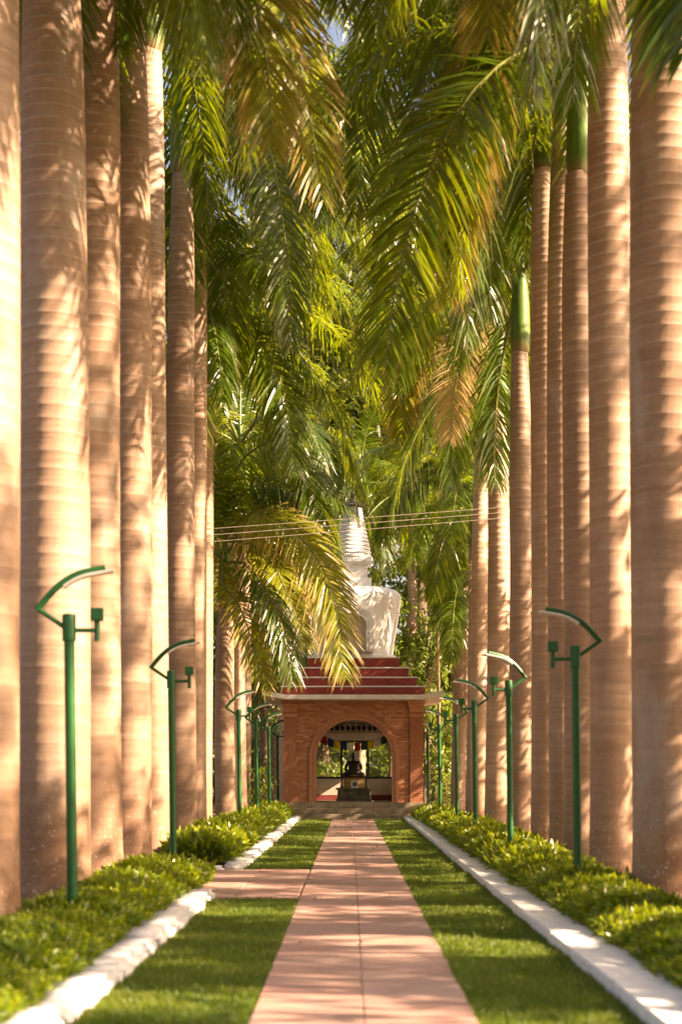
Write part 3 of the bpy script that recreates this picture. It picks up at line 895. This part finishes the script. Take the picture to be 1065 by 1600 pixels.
# ------------------------------------------------------------------ hedges
def hedge(xr, yr, per_m, h, seed, label):
    r = np.random.default_rng(seed)
    root = tag(empty("hedge", ((xr[0] + xr[1]) / 2, yr[0], 0)), label, "hedge", "low clipped hedges beside the path")
    x0 = (xr[0] + xr[1]) / 2; hw = (xr[1] - xr[0]) / 2
    n = int(per_m * 12 * math.log(yr[1] / yr[0]) * 1.0)
    y = yr[0] * (yr[1] / yr[0]) ** r.random(n)
    u = r.uniform(-1, 1, n)
    bumpy = 1 + .16 * np.sin(y * 2.1 + u) + .12 * np.sin(y * 5.3 + 2 * u + 1) + .08 * r.normal(0, 1, n)
    top = h * (1 - .55 * np.abs(u) ** 3) * bumpy
    z = top * (1 - .75 * r.random(n) ** 2.2)
    endf = np.minimum(1, np.minimum(y - yr[0] + .35, yr[1] - y + .35) / .5)
    z *= np.clip(endf, .4, 1)
    P = np.stack([x0 + u * hw + r.normal(0, .04, n), y, np.maximum(z, .05)], -1)
    k = 9
    ax = unit(np.stack([u * .5 + r.normal(0, .3, n), r.normal(0, .35, n), np.ones(n)], -1))
    # sprig of k leaves round a short shoot
    far = np.clip(y / 14, 1, 2.2)
    PP = np.repeat(P, k, 0) + np.repeat(ax, k, 0) * (np.tile(np.linspace(0, .09, k), n) * np.repeat(far, k))[:, None]
    rd = unit(r.normal(0, 1, (n * k, 3)))
    D = unit(rd * .8 + np.repeat(ax, k, 0) * .9)
    L = r.uniform(.055, .105, n * k) * np.repeat(far, k); W = L * r.uniform(.22, .34, n * k)
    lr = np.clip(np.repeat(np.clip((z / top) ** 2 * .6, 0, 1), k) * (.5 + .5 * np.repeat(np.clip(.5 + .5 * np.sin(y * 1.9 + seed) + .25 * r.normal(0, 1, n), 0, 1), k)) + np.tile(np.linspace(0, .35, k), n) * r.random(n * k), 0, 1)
    V, q, al, l = strips(PP, D, unit(np.repeat(ax, k, 0) + .4 * r.normal(0, 1, (n * k, 3))), L, W, np.full(n * k, .15), prof=(.35, 1.0, .05), st=(0, .5, 1.0), lr=lr)
    V = V - np.array([x0, yr[0], 0])
    o = link(bpy.data.objects.new("foliage", np_mesh("foliage", V, q, mat=M['hedge'], attrs={'along': al, 'leafrand': l})), root)
    m = MB(); rr = random.Random(seed)
    yy = yr[0] + .1
    while yy < yr[1]:
        xx = rr.uniform(xr[0] + .1, xr[1] - .1)
        m.tube([(xx - x0, yy - yr[0], -.02), (xx - x0 + rr.uniform(-.08, .08), yy - yr[0] + rr.uniform(-.08, .08), h * .75)], [.012, .005], 5)
        yy += .16
    m.build("stems", M['wood'], root)
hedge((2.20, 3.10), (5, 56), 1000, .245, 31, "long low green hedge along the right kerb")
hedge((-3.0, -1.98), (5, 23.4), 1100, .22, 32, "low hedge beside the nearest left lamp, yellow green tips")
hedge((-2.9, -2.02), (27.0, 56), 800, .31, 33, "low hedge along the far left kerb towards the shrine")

# ------------------------------------------------------------------ lamps
def make_lamp():
    root = empty("garden_lamp", (0, 0, 0))
    MB().tube([(0, 0, -.05), (0, 0, 2.74)], .048, 16).build("pole", M['green'], root, True)
    MB().lathe([(.05, 2.70), (.062, 2.705), (.062, 2.93), (.056, 2.945), (.03, 2.95)], 16).build("collar", M['green'], root, True)
    MB().lathe([(.11, .03), (.11, .045), (.06, .05), (.056, .12)], 16).build("base_flange", M['green'], root, True)
    # strut away from the path, local -x ; head back over the path, local +x
    MB().tube([(0, 0, 2.80), (-.285, 0, 3.0)], .022, 8).build("strut", M['green'], root, True)
    arc = spline([(-.285, 0, 2.985), (-.10, 0, 3.19), (.09, 0, 3.31), (.33, 0, 3.365)], 14)
    hw, th = .085, .032
    def ribbon(c, hw, t0, t1):
        m = MB(); V = []; F = []
        for i, p in enumerate(c):
            d = (Vector(c[min(i + 1, len(c) - 1)]) - Vector(c[max(i - 1, 0)])).normalized(); nrm = Vector((-d.z, 0, d.x))
            p = Vector(p)
            for sy, tt in ((-1, t0), (1, t0), (1, t1), (-1, t1)):
                q = p + nrm * tt; V.append((q.x, sy * hw, q.z))
        k = len(c)
        for i in range(k - 1):
            for j in range(4):
                F.append((i * 4 + j, i * 4 + (j + 1) % 4, (i + 1) * 4 + (j + 1) % 4, (i + 1) * 4 + j))
        F.append((3, 2, 1, 0)); F.append(tuple((k - 1) * 4 + j for j in range(4)))
        return m.add(V, F)
    hd = MB(); hd.tube(arc, .03, 8)
    head = hd.build("lamp_head", M['green'], root, True)
    ribbon(arc[6:] + [(.40, 0, 3.372)], .10, -.05, -.028).build("light_panel", M['panel'], root, False)
    MB().tube([(0, 0, 2.80), (.25, 0, 2.80)], .02, 8).build("side_arm", M['green'], root, True)
    MB().tube([(.25, 0, 2.70), (.25, 0, 2.90)], .026, 8).build("socket", M['green'], root, True)
    MB().bbox(.19, .31, -.06, .06, 2.885, 3.0, .008).build("control_box", M['green'], root)
    return root
def copy_tree(o, parent=None):
    c = o.copy(); COL.objects.link(c); c.parent = parent
    for ch in o.children: copy_tree(ch, c)
    return c
lamp_spots = [(-2.50, 15.4, 0, .16, "nearest left green lamp in front of the thick palm"), (-2.46, 23.8, 0, .12, "second green lamp on the left, at the end of the near hedge"),
              (-2.45, 38.0, 0, .05, "third green lamp on the left, beside the short palm"), (-2.45, 45.0, 0, -.1, "fourth green lamp on the left, tucked behind the third"),
              (-2.45, 52.0, 0, .1, "fifth green lamp on the left, nearly at the shrine"), (-2.47, 58.5, 0, .1, "farthest green lamp on the left, by the brick wall"),
              (2.56, 19.2, 1, -.05, "nearest right green lamp in front of the palms"), (2.46, 26.2, 1, .3, "second right green lamp with pale panel turned to view"),
              (2.47, 33.6, 1, -.05, "third green lamp on the right side"), (2.57, 41.0, 1, .1, "fourth green lamp on the right side"),
              (2.60, 49.3, 1, 0, "fifth green lamp on the right, under the eave corner"), (2.75, 60.0, 1, .1, "farthest green lamp on the right, by the brick wall")]
proto = make_lamp()
for i, (x, y, right, dz, lab) in enumerate(lamp_spots):
    o = proto if i == 0 else copy_tree(proto)
    o.location = (x, y, 0); o.rotation_euler = (0, .012 * (1 if right else -1), (PI if right else 0) + dz)
    tag(o, lab, "lamp", "green garden lamps along the path")

# ------------------------------------------------------------------ shrine
XC, YF, HW = .10, 57.3, 2.33
FL, WT = .56, 3.97
T = .35
shrine = tag(empty("brick_shrine", (0, 0, 0)), "red brick shrine with arched doorway under a white stupa", "shrine")
AX, AR, AO, AS = .13, 1.268, 1.515, 2.06     # arch centre, inner / outer radius, spring height
# steps
for k, (z0, z1, out, ex) in enumerate(((-.05, .19, .95, .02), (.19, .375, .62, .02), (.375, FL, .30, .02))):
    # each step is laid from blocks
    m = MB().bbox(XC - HW - .02, XC + HW + .05, YF - out, YF + 4.9 if k == 2 else YF - out + .5, z0, z1 - .002, .012)
    m.build("step", M['step'], shrine)
arch = [(AX + AR * math.cos(a), AS + AR * math.sin(a)) for a in np.linspace(0, PI, 33)]
def wall_poly(ar):
    a = [(AX + ar * math.cos(t), AS + ar * math.sin(t)) for t in np.linspace(0, PI, 33)]
    return [(XC + HW, FL), (XC + HW, WT), (XC - HW, WT), (XC - HW, FL), (AX - ar, FL)] + list(reversed(a)) + [(AX + ar, FL)]
MB().prism(wall_poly(AR), YF, YF + T).build("wall", M['brick_mortar'], shrine)
for sx in (-1, 1):
    x = XC + sx * (HW - T / 2)
    m = MB()
    for (ya, yb, za, zb) in ((YF + T + .002, YF + 1.0, FL, WT), (YF + 3.6, YF + 4.66, FL, WT), (YF + 1.002, YF + 3.598, FL, 1.34), (YF + 1.002, YF + 3.598, 2.95, WT)):
        m.box(x - T / 2, x + T / 2, ya, yb, za, zb)
    m.build("wall", M['brick_mortar'], shrine)
# bricks on the front
BL, BH, JT = .225, .072, .010
brick_meshes = {}
def brick_me(l):
    key = round(l, 2)
    if key not in brick_meshes:
        brick_meshes[key] = MB().bbox(-key / 2, key / 2, -.011, .03, -BH / 2 + JT / 2, BH / 2 - JT / 2, .004).mesh("brick", M['brick'])
    return brick_meshes[key]
spots = []
row = 0; z = FL + BH / 2
while z < WT - .02:
    spans = []
    if z < AS: h_ = AO - .02
    elif z < AS + AO: h_ = math.sqrt(max(0, (AO - .02) ** 2 - (z - AS) ** 2))
    else: h_ = 0
    xl, xr = XC - HW + .43, XC + HW - .43
    if h_ > 0: spans = [(xl, AX - h_), (AX + h_, xr)]
    else: spans = [(xl, xr)]
    for a, b in spans:
        x = a - (BL / 2 if row % 2 else 0)
        while x < b:
            x0, x1 = max(a, x), min(b, x + BL)
            if x1 - x0 > .045: spots.append(((x0 + x1) / 2, YF, z, x1 - x0 - JT))
            x += BL
    row += 1; z += BH
br = random.Random(4)
order = sorted(range(len(spots)), key=lambda i: -spots[i][3] + br.uniform(0, .001))
single = set(order[:300])
rest = MB()
for i, (x, y, z, l) in enumerate(spots):
    dy = br.uniform(-.003, .003)
    if i in single:
        o = bpy.data.objects.new("brick", brick_me(l)); o.location = (x, y + dy, z); link(o, shrine)
    else:
        rest.bbox(x - l / 2, x + l / 2, y + dy - .011, y + .03, z - BH / 2 + JT / 2, z + BH / 2 - JT / 2, .004)
o = rest.build("brickwork", M['brick'], shrine); o["kind"] = "stuff"
# pilasters with stepped capitals, built of brick courses
for sx in (-1, 1):
    x0 = XC + (HW - .43 if sx > 0 else -HW); x1 = x0 + .43
    p = MB().box(x0 + .004, x1 - .004, YF - .06, YF + .02, FL, WT - .52).build("pilaster", M['brick_mortar'], shrine)
    m = MB(); z = FL; r_ = 0
    while z < WT - .55:
        if r_ % 2: m.bbox(x0, x0 + .105, YF - .072, YF, z + .005, z + BH - .005, .004); m.bbox(x0 + .115, x1, YF - .072, YF, z + .005, z + BH - .005, .004)
        else: m.bbox(x0, x0 + .21, YF - .072, YF, z + .005, z + BH - .005, .004); m.bbox(x0 + .22, x1, YF - .072, YF, z + .005, z + BH - .005, .004)
        z += BH; r_ += 1
    o = m.build("brickwork", M['brick'], p); o["kind"] = "stuff"
    for k, (e, za, zb) in enumerate(((.03, .54, .44), (.05, .44, .38), (.015, .38, .20), (.06, .20, .10), (.09, .10, 0.005))):
        MB().bbox(x0 - e, x1 + e, YF - .07 - e, YF + .03, WT - za, WT - zb - .003, .006).build("capital_course", M['brick'], p)
# archivolt of radial bricks
ring = MB(); nV = 56
for k in range(nV):
    a0, a1 = PI * k / nV + .003, PI * (k + 1) / nV - .003
    for (ra, rb, pr_) in ((AR, AR + .10, .05), (AR + .108, AO, .075)):
        q = [(AX + r * math.cos(a), AS + r * math.sin(a)) for r, a in ((ra, a0), (rb, a0), (rb, a1), (ra, a1))]
        ring.prism(q, YF - pr_, YF + .04)
z = FL
while z < AS - .01:
    z1 = min(AS, z + BH)
    for sx in (-1, 1):
        for (ra, rb, pr_) in ((AR, AR + .10, .05), (AR + .108, AO, .075)):
            xa, xb = sorted((AX + sx * ra, AX + sx * rb))
            ring.box(xa, xb, YF - pr_, YF + .04, z + .004, z1 - .004)
    z += BH
o = ring.build("archivolt", M['brick'], shrine)
# eave slab with upturned corners
def eave():
    V = []; F = []
    n = 16; ex = 3.0; y0, y1 = YF - .55, YF + 5.2
    xs = np.linspace(-ex, ex, n + 1); ys = np.linspace(y0, y1, n + 1)
    bm = bmesh.new(); top = {}; bot = {}
    for i, x in enumerate(xs):
        for j, yy in enumerate(ys):
            u = abs(x) / ex; v = abs((yy - (y0 + y1) / 2) / ((y1 - y0) / 2))
            lift = .16 * max(0, (u - .78) / .22) * max(0, (v - .6) / .4)
            th = .10 + .10 * (u < .97 and v < .97) * 0 + .08
            top[i, j] = bm.verts.new((XC + x, yy, WT + .185 + lift)); bot[i, j] = bm.verts.new((XC + x, yy, WT + .005 + lift * .8 + (.03 if max(u, v) > .95 else 0)))
    for i in range(n):
        for j in range(n):
            bm.faces.new((top[i, j], top[i + 1, j], top[i + 1, j + 1], top[i, j + 1]))
            bm.faces.new((bot[i, j], bot[i, j + 1], bot[i + 1, j + 1], bot[i + 1, j]))
    for i in range(n):
        bm.faces.new((bot[i, 0], bot[i + 1, 0], top[i + 1, 0], top[i, 0])); bm.faces.new((bot[i + 1, n], bot[i, n], top[i, n], top[i + 1, n]))
        bm.faces.new((bot[0, i + 1], bot[0, i], top[0, i], top[0, i + 1])); bm.faces.new((bot[n, i], bot[n, i + 1], top[n, i + 1], top[n, i]))
    me = bpy.data.meshes.new("eave"); bm.to_mesh(me); bm.free(); me.materials.append(M['white'])
    link(bpy.data.objects.new("eave", me), shrine)
eave()
MB().box(XC - HW + .01, XC + HW - .01, YF + .01, YF + 4.65, WT - .06, WT + .003).build("ceiling", M['cream'], shrine)
# red tiers
YC = YF + 2.33
zz = WT + .19
for k, (hw, top) in enumerate(((2.41, 4.47), (2.14, 4.79), (1.87, 5.13), (1.55, 5.50))):
    t = MB().bbox(XC - hw, XC + hw, YC - hw, YC + hw, zz - .003, top - .045, .008).build("roof_tier", M['redpaint'], shrine)
    MB().bbox(XC - hw - .02, XC + hw + .02, YC - hw - .02, YC + hw + .02, top - .045, top, .008).build("coping", M['white'], t)
    if k in (0, 2):   # upright joint in the cladding
        xj = XC - hw + (.95 if k == 0 else .75)
        MB().box(xj, xj + .012, YC - hw - .004, YC - hw + .01, zz, top - .05).build("joint", M['maroon'], t)
    zz = top + .002
# stupa
def rounded_prof():
    p = [(1.46, 5.50), (1.47, 5.56), (1.46, 5.62), (1.385, 5.66)]
    for f in np.linspace(0, 1, 9): p.append((1.385 + .29 * f, 5.70 + 1.85 * f))
    for a in np.linspace(0, PI / 2, 9)[1:]: p.append((1.325 + .35 * math.cos(a), 7.60 + .34 * math.sin(a)))
    p += [(.6, 7.97)]
    return p
dome = MB().lathe(rounded_prof(), 72, (XC, YC)).build("stupa_dome", M['white'], shrine, True)
def lobed(hw, h, z0, n=41):
    """outline of a cusped arch, from the right foot over the top to the left foot"""
    rise = h * .52; zs = z0 + h - rise
    pts = [(hw * .93, z0), (hw * .95, z0 + (zs - z0) * .5)]
    for a in np.linspace(0, PI, n):
        r = .86 + .14 * abs(math.sin(2.5 * a)) ** .7
        pts.append((hw * r * 1.03 * math.cos(a), zs + rise * r * math.sin(a)))
    return pts + [(-hw * .95, z0 + (zs - z0) * .5), (-hw * .93, z0)]
def niche():
    yf = YC - 1.80
    inner = lobed(.47, 1.28, 5.72); outer = lobed(.74, 1.60, 5.66)
    m = MB(); n = len(inner)
    def ringprism(inn, out, ya, yb, mb_):
        V = [(XC + x, ya, z) for x, z in out] + [(XC + x, ya, z) for x, z in inn] + [(XC + x, yb, z) for x, z in out] + [(XC + x, yb, z) for x, z in inn]
        F = []
        for i in range(n - 1):
            F += [(i, i + 1, n + i + 1, n + i), (2 * n + i, 3 * n + i, 3 * n + i + 1, 2 * n + i + 1), (i, 2 * n + i, 2 * n + i + 1, i + 1), (n + i, n + i + 1, 3 * n + i + 1, 3 * n + i)]
        for e in (0, n - 1): F.append((e, n + e, 3 * n + e, 2 * n + e))
        mb_.add(V, F)
    mid1 = [(a[0] * .62 + b[0] * .38, a[1] * .62 + b[1] * .38) for a, b in zip(inner, outer)]
    mid2 = [(a[0] * .5 + b[0] * .5, a[1] * .5 + b[1] * .5) for a, b in zip(inner, outer)]
    f1 = MB(); ringprism(mid2, outer, yf, YC - 1.15, f1)
    fr_ = f1.build("niche_frame", M['white'], shrine)
    f2 = MB(); ringprism(inner, mid1, yf - .04, YC - 1.15, f2)
    f2.build("inner_moulding", M['white'], fr_)
    f3 = MB()
    # beading between the mouldings
    path_ = [((a[0] + b[0]) / 2, (a[1] + b[1]) / 2) for a, b in zip(mid1, mid2)]
    ringprism(mid1, mid2, yf + .05, YC - 1.15, f3)
    for i in range(n - 1):
        for t in (.0, .5):
            x = path_[i][0] * (1 - t) + path_[i + 1][0] * t; z = path_[i][1] * (1 - t) + path_[i + 1][1] * t
            f3.bbox(XC + x - .022, XC + x + .022, yf + .01, yf + .06, z - .022, z + .022, .008)
    f3.build("beading", M['white'], fr_)
    pm = MB(); pm.prism([(XC + x, z) for x, z in inner], YC - 1.66, YC - 1.30)
    pm.build("niche_panel", M['cream'], fr_)  # white recess coloured cream, its shade put into the panel colour
niche()
hm = MB().bbox(XC - .63, XC + .63, YC - .63, YC + .63, 7.95, 8.30, .02).build("harmika", M['white'], shrine)
MB().bbox(XC - .50, XC + .50, YC - .50, YC + .50, 8.302, 8.80, .015).build("harmika_neck", M['white'], hm)
co = MB().bbox(XC - .62, XC + .62, YC - .62, YC + .62, 8.802, 8.90, .012)
for k in range(15):
    x = XC - .64 + k * 1.28 / 14
    co.bbox(x - .036, x + .036, YC - .665, YC - .60, 8.86, 8.99, .015); co.bbox(x - .036, x + .036, YC + .60, YC + .665, 8.86, 8.99, .015)
    yq = YC - .64 + k * 1.28 / 14
    co.bbox(XC - .665, XC - .60, yq - .036, yq + .036, 8.86, 8.99, .015); co.bbox(XC + .60, XC + .665, yq - .036, yq + .036, 8.86, 8.99, .015)
co.bbox(XC - .63, XC + .63, YC - .63, YC + .63, 8.902, 9.03, .012)
co.build("scalloped_cornice", M['white'], hm)
# thirteen rings
nr = 13
for k in range(nr):
    f = k / nr
    r = .655 - .375 * f; z0 = 9.03 + 1.79 * f; h = 1.79 / nr
    MB().lathe([(r * .90, z0 + .002), (r, z0 + .02), (r, z0 + h * .62), (r * .965, z0 + h * .86), (r * .88, z0 + h - .002)], 40, (XC, YC)).build("spire_ring", M['white'], shrine, True)
um = MB().lathe([(.10, 10.82), (.40, 10.84), (.44, 10.87), (.40, 10.92), (.16, 10.98), (.05, 11.15), (.09, 11.25), (.02, 11.45)], 24, (XC, YC)).build("parasol", M['streamer'], shrine, True)
for a in (0.25, .25 + PI / 2, .25 + PI, .25 + 1.5 * PI):
    m = MB()
    c = [(.38, 10.86), (.55, 10.50), (.74, 10.16), (.86, 9.98)]
    ca, sa = math.cos(a), math.sin(a)
    for (r0, z0), (r1, z1) in zip(c[:-1], c[1:]):
        for_w = .065
        P = []
        for (r, z) in ((r0, z0), (r1, z1)):
            for s, d in ((-1, -.01), (1, -.01), (1, .01), (-1, .01)):
                P.append((XC + ca * (r + d) - sa * s * for_w, YC + sa * (r + d) + ca * s * for_w, z))
        m.add(P, [(0, 1, 5, 4), (1, 2, 6, 5), (2, 3, 7, 6), (3, 0, 4, 7), (0, 3, 2, 1), (4, 5, 6, 7)])
    m.build("streamer", M['streamer'], um)
# interior back wall, window, frieze
YB = YF + 4.30
xl, xr = XC - HW + T + .002, XC + HW - T - .002
MB().box(xl, xr, YB, YB + .3, FL, 1.34).build("low_wall", M['cream'], shrine)
MB().box(xl, xr, YB - .012, YB + .01, FL + .001, .76).build("skirting", M['maroon'], shrine)
MB().box(xl, xr, YB, YB + .3, 2.72, WT - .065).build("lintel", M['white'], shrine)
MB().bbox(xl, xr, YB - .10, YB - .002, 2.98, 3.04, .01).build("moulding", M['cream'], shrine)
fz = MB().box(xl, xr, YB - .06, YB - .002, 3.05, 3.86).build("frieze_board", M['white'], shrine)
sc_ = MB()
for k in range(17):
    x = XC - 1.55 + k * .195
    sc_.lathe([(.01, 3.07), (.05, 3.085), (.072, 3.14), (.072, 3.19), (.05, 3.235), (.03, 3.26)], 12, (x, YB - .10))
sc_.build("bell_fringe", M['black'], shrine, True)
win = MB()
for (a, b, c, d) in ((xl, xr, 1.34, 1.42), (xl, xr, 2.66, 2.72), (xl, xl + .06, 1.42, 2.66), (xr - .06, xr, 1.42, 2.66), (-.36, -.28, 1.42, 2.66), (.60, .68, 1.42, 2.66)):
    win.box(a + .002, b - .002, YB + .02, YB + .09, c + .001, d - .001)
wf = win.build("window", M['black'], shrine)
for (a, b) in ((xl + .06, -.36), (-.28, .60), (.68, xr - .06)):
    MB().box(a + .003, b - .003, YB + .05, YB + .056, 1.423, 2.657).build("pane", M['glass'], wf)
# inscription
fc = bpy.data.curves.new("inscription", 'FONT')
fc.body = "बुद्धं शरणं गच्छामि"
fc.size = .165; fc.align_x = 'CENTER'; fc.extrude = .006
fo = bpy.data.objects.new("inscription", fc)
fo.location = (AX, YB - .075, 3.27); fo.rotation_euler = (PI / 2, 0, 0)
fc.materials.append(M['black'])
link(fo, shrine)
dg0 = bpy.context.evaluated_depsgraph_get()
ins_me = bpy.data.meshes.new_from_object(fo.evaluated_get(dg0))
bpy.data.objects.remove(fo)
fo = link(bpy.data.objects.new("inscription", ins_me), shrine)
fo.location = (AX, YB - .075, 3.27); fo.rotation_euler = (PI / 2, 0, 0)

# ------------------------------------------------------------------ things inside the shrine
alt = tag(empty("altar", (AX, YF + 2.7, FL)), "grey stone altar block on the shrine floor", "altar")
MB().bbox(-.62, .62, -.4, .4, 0, .10, .012).build("plinth", M['plinthstone'], alt)
MB().bbox(-.58, .58, -.36, .36, .10, .40, .012).build("body", M['plinthstone'], alt)
MB().bbox(-.64, .64, -.42, .42, .402, .47, .012).build("top_slab", M['plinthstone'], alt)
AZ = FL + .47
ped = tag(empty("throne", (AX, YF + 2.75, AZ)), "small throne draped in golden cloth below the statue", "throne")
MB().bbox(-.36, .36, -.18, .24, .0, .36, .02).build("seat_block", M['gold'], ped)
m = MB()
prof = []
for k in range(25):
    a = PI * k / 24
    prof.append((.34 * math.cos(a), .10 + .34 * math.sin(a) ** .7))
m.prism([(-.34, .01)] + list(reversed(prof)) + [(.34, .01)] if False else [(.34, .01)] + prof + [(-.34, .01)], -.25, -.185)
m.build("draped_cloth", M['gold'], ped)
for sx in (-1, 1):
    MB().lathe([(.06, 0), (.06, .03), (.025, .06), (.025, .3), (.05, .33), (.055, .40), (.02, .41)], 12, (sx * .43, -.16)).build("side_stand", M['black'], ped, True)
pic = tag(empty("framed_picture", (AX + .02, YF + 2.46, AZ)), "small white framed picture leaning on the golden cloth", "picture")
MB().bbox(-.13, .13, -.015, .015, .0, .25, .006).build("frame", M['paper'], pic)
MB().box(-.06, .07, -.018, -.012, .06, .19).build("print", M['photo'], pic)
# seated figure
def statue():
    root = tag(empty("statue", (AX - .02, YF + 2.82, AZ + .36)), "dark seated meditating statue on the draped throne", "statue")
    J = {'pelvis': (0, 0, .10, .17), 'belly': (0, 0, .26, .15), 'chest': (0, .01, .44, .17), 'neck0': (0, .01, .58, .085), 'neck': (0, 0, .64, .062), 'head': (0, -.01, .73, .088), 'crown': (0, .0, .82, .075), 'bun': (0, .01, .89, .034),
         'ls': (-.20, .01, .53, .075), 'le': (-.29, -.02, .30, .056), 'lw': (-.13, -.19, .17, .042), 'lh': (-.02, -.23, .16, .035),
         'rs': (.20, .01, .53, .075), 're': (.29, -.02, .30, .056), 'rw': (.13, -.19, .17, .042), 'rh': (.03, -.22, .15, .035),
         'lk': (-.40, -.14, .09, .085), 'lf': (-.05, -.27, .06, .055), 'rk': (.40, -.14, .09, .085), 'rf': (.08, -.25, .075, .055)}
    E = [('pelvis', 'belly'), ('belly', 'chest'), ('chest', 'neck0'), ('neck0', 'neck'), ('neck', 'head'), ('head', 'crown'), ('crown', 'bun'), ('chest', 'ls'), ('ls', 'le'), ('le', 'lw'), ('lw', 'lh'), ('chest', 'rs'), ('rs', 're'), ('re', 'rw'), ('rw', 'rh'),
         ('pelvis', 'lk'), ('lk', 'lf'), ('pelvis', 'rk'), ('rk', 'rf')]
    ks = list(J)
    me = bpy.data.meshes.new("body")
    me.from_pydata([J[k][:3] for k in ks], [(ks.index(a), ks.index(b)) for a, b in E], [])
    o = link(bpy.data.objects.new("body", me), root)
    sk = o.modifiers.new("skin", 'SKIN'); o.modifiers.new("sub", 'SUBSURF').levels = 2
    o.modifiers["sub"].render_levels = 2
    for i, k in enumerate(ks):
        me.skin_vertices[0].data[i].radius = (J[k][3], J[k][3])
    me.skin_vertices[0].data[0].use_root = True
    dg = bpy.context.evaluated_depsgraph_get()
    me2 = bpy.data.meshes.new_from_object(o.evaluated_get(dg))
    o.modifiers.clear(); o.data = me2
    for p in me2.polygons: p.use_smooth = True
    me2.materials.clear(); me2.materials.append(M['statue'])
    MB().lathe([(.02, -.0), (.46, .0), (.47, .03), (.42, .055), (.3, .06)], 28, (0, -.06)).build("lotus_base", M['statue'], root, True)
statue()
# prayer flags
fl = tag(empty("prayer_flags", (AX, YF + .75, 2.9)), "string of coloured prayer flags hung across the arch opening", "prayer flags")
def sag(x): return -.33 + .33 * (x / 1.22) ** 2
m = MB(); m.tube([(x, 0, sag(x)) for x in np.linspace(-1.22, 1.22, 17)], .008, 5); m.build("cord", M['black'], fl)
cols = ['maroon', 'blue', 'yellow', 'blue', 'white', 'red', 'green', 'yellow', 'white', 'green']
for k, c in enumerate(cols):
    x = -1.02 + k * .226
    V = []; n = 5
    for j in range(n + 1):
        for i in range(n + 1):
            u = i / n; v = j / n
            xx = x - .10 + .20 * u
            V.append((xx, .02 * math.sin(u * 5 + k) * v, sag(xx) - .27 * v))
    idx = lambda i, j: j * (n + 1) + i
    m = MB().add(V, [(idx(i, j), idx(i + 1, j), idx(i + 1, j + 1), idx(i, j + 1)) for i in range(n) for j in range(n)])
    o = m.build("flag", M['flag_' + c], fl, True); o["label"] = c + " flag"
    so = o.modifiers.new("thickness", 'SOLIDIFY'); so.thickness = .004

# ------------------------------------------------------------------ railing, wires, pole, shrub, litter
rail = tag(empty("iron_railing", (2.75, 65.5, 0)), "low black iron railing right of the shrine", "railing")
MB().box(0, 7, -.02, .02, 1.12, 1.18).build("top_rail", M['black'], rail); MB().box(0, 7, -.02, .02, .18, .23).build("bottom_rail", M['black'], rail)
m = MB()
for k in range(64): m.box(.05 + k * .11, .075 + k * .11, -.012, .012, .0, 1.115)
o = m.build("bars", M['black'], rail); o["kind"] = "stuff"
for k in range(4): MB().bbox(k * 2.2, k * 2.2 + .06, -.03, .03, -.02, 1.3, .006).build("post", M['black'], rail)
for k, (h0, lab) in enumerate(((7.07, "topmost of three thin wires crossing above the path"), (6.945, "middle of three thin wires crossing above the path"), (6.81, "lowest of three thin wires crossing above the path"))):
    sl = .073 + .004 * k
    pts = [(x, 37.2, h0 + sl * x + .0006 * x * x) for x in np.linspace(-45, 45, 31)]
    o = MB().tube(pts, .0072, 6).build("overhead_wire", M['wire']); tag(o, lab, "wire", "overhead wires")
bp = MB().tube([(3.35, 64, -.05), (3.33, 64, 3.4), (3.27, 64, 7.1)], [.075, .06, .045], 10).build("bare_pole", M['wood'], None, True)
tag(bp, "thin bare pole standing right of the shrine eave", "pole")
def shrub(x, y, h, label, seed, mat='hedge'):
    root = tag(empty("shrub", (x, y, 0)), label, "shrub")
    r = np.random.default_rng(seed); n = 420
    P = np.stack([r.normal(0, .22, n), r.normal(0, .22, n), h * (.15 + .85 * r.random(n))], -1)
    D = unit(P * np.array([2, 2, 0]) + r.normal(0, .5, (n, 3)))
    V, q, al, l = strips(P, D, unit(r.normal(0, .5, (n, 3)) + np.array([0, 0, 1])), r.uniform(.10, .2, n), r.uniform(.04, .06, n), np.full(n, .4), prof=(.3, 1, .05), st=(0, .5, 1.))
    link(bpy.data.objects.new("foliage", np_mesh("foliage", V, q, mat=M[mat], attrs={'along': al, 'leafrand': l})), root)
    m = MB(); rr = random.Random(seed)
    for k in range(7): m.tube([(0, 0, -.02), (rr.uniform(-.2, .2), rr.uniform(-.2, .2), h * .9)], [.015, .005], 5)
    m.build("stems", M['wood'], root)
shrub(-2.95, 55.0, 1.75, "leafy yellow green shrub left of the shrine corner", 3)
shrub(-3.3, 60.5, 2.2, "taller leafy shrub at the left side wall of the shrine", 4, 'leaf')
shrub(3.4, 61.5, 1.6, "leafy shrub in front of the black railing", 5, 'leaf_light')
shrub(4.3, 62.8, 1.9, "leafy shrub at the right end of the black railing in view", 6, 'leaf')
# fallen leaves
r = np.random.default_rng(44); n = 420
P = np.stack([r.uniform(-.6, .76, n), np.where(r.random(n) < .75, r.uniform(40, 55.5, n), r.uniform(12, 40, n)), np.full(n, .046)], -1)
D = unit(np.stack([r.normal(0, 1, n), r.normal(0, 1, n), np.abs(r.normal(0, .2, n))], -1))
V, q, al, l = strips(P, D, np.tile([0, 0, 1.], (n, 1)), r.uniform(.05, .12, n), r.uniform(.015, .035, n), np.zeros(n), prof=(.3, 1, .1), st=(0, .5, 1.))
tag(link(bpy.data.objects.new("leaf_litter", np_mesh("leaf_litter", V, q, mat=M['rachis_dry'], attrs={'along': al, 'leafrand': l}))), "dry leaf scraps scattered on the path", kind='stuff')
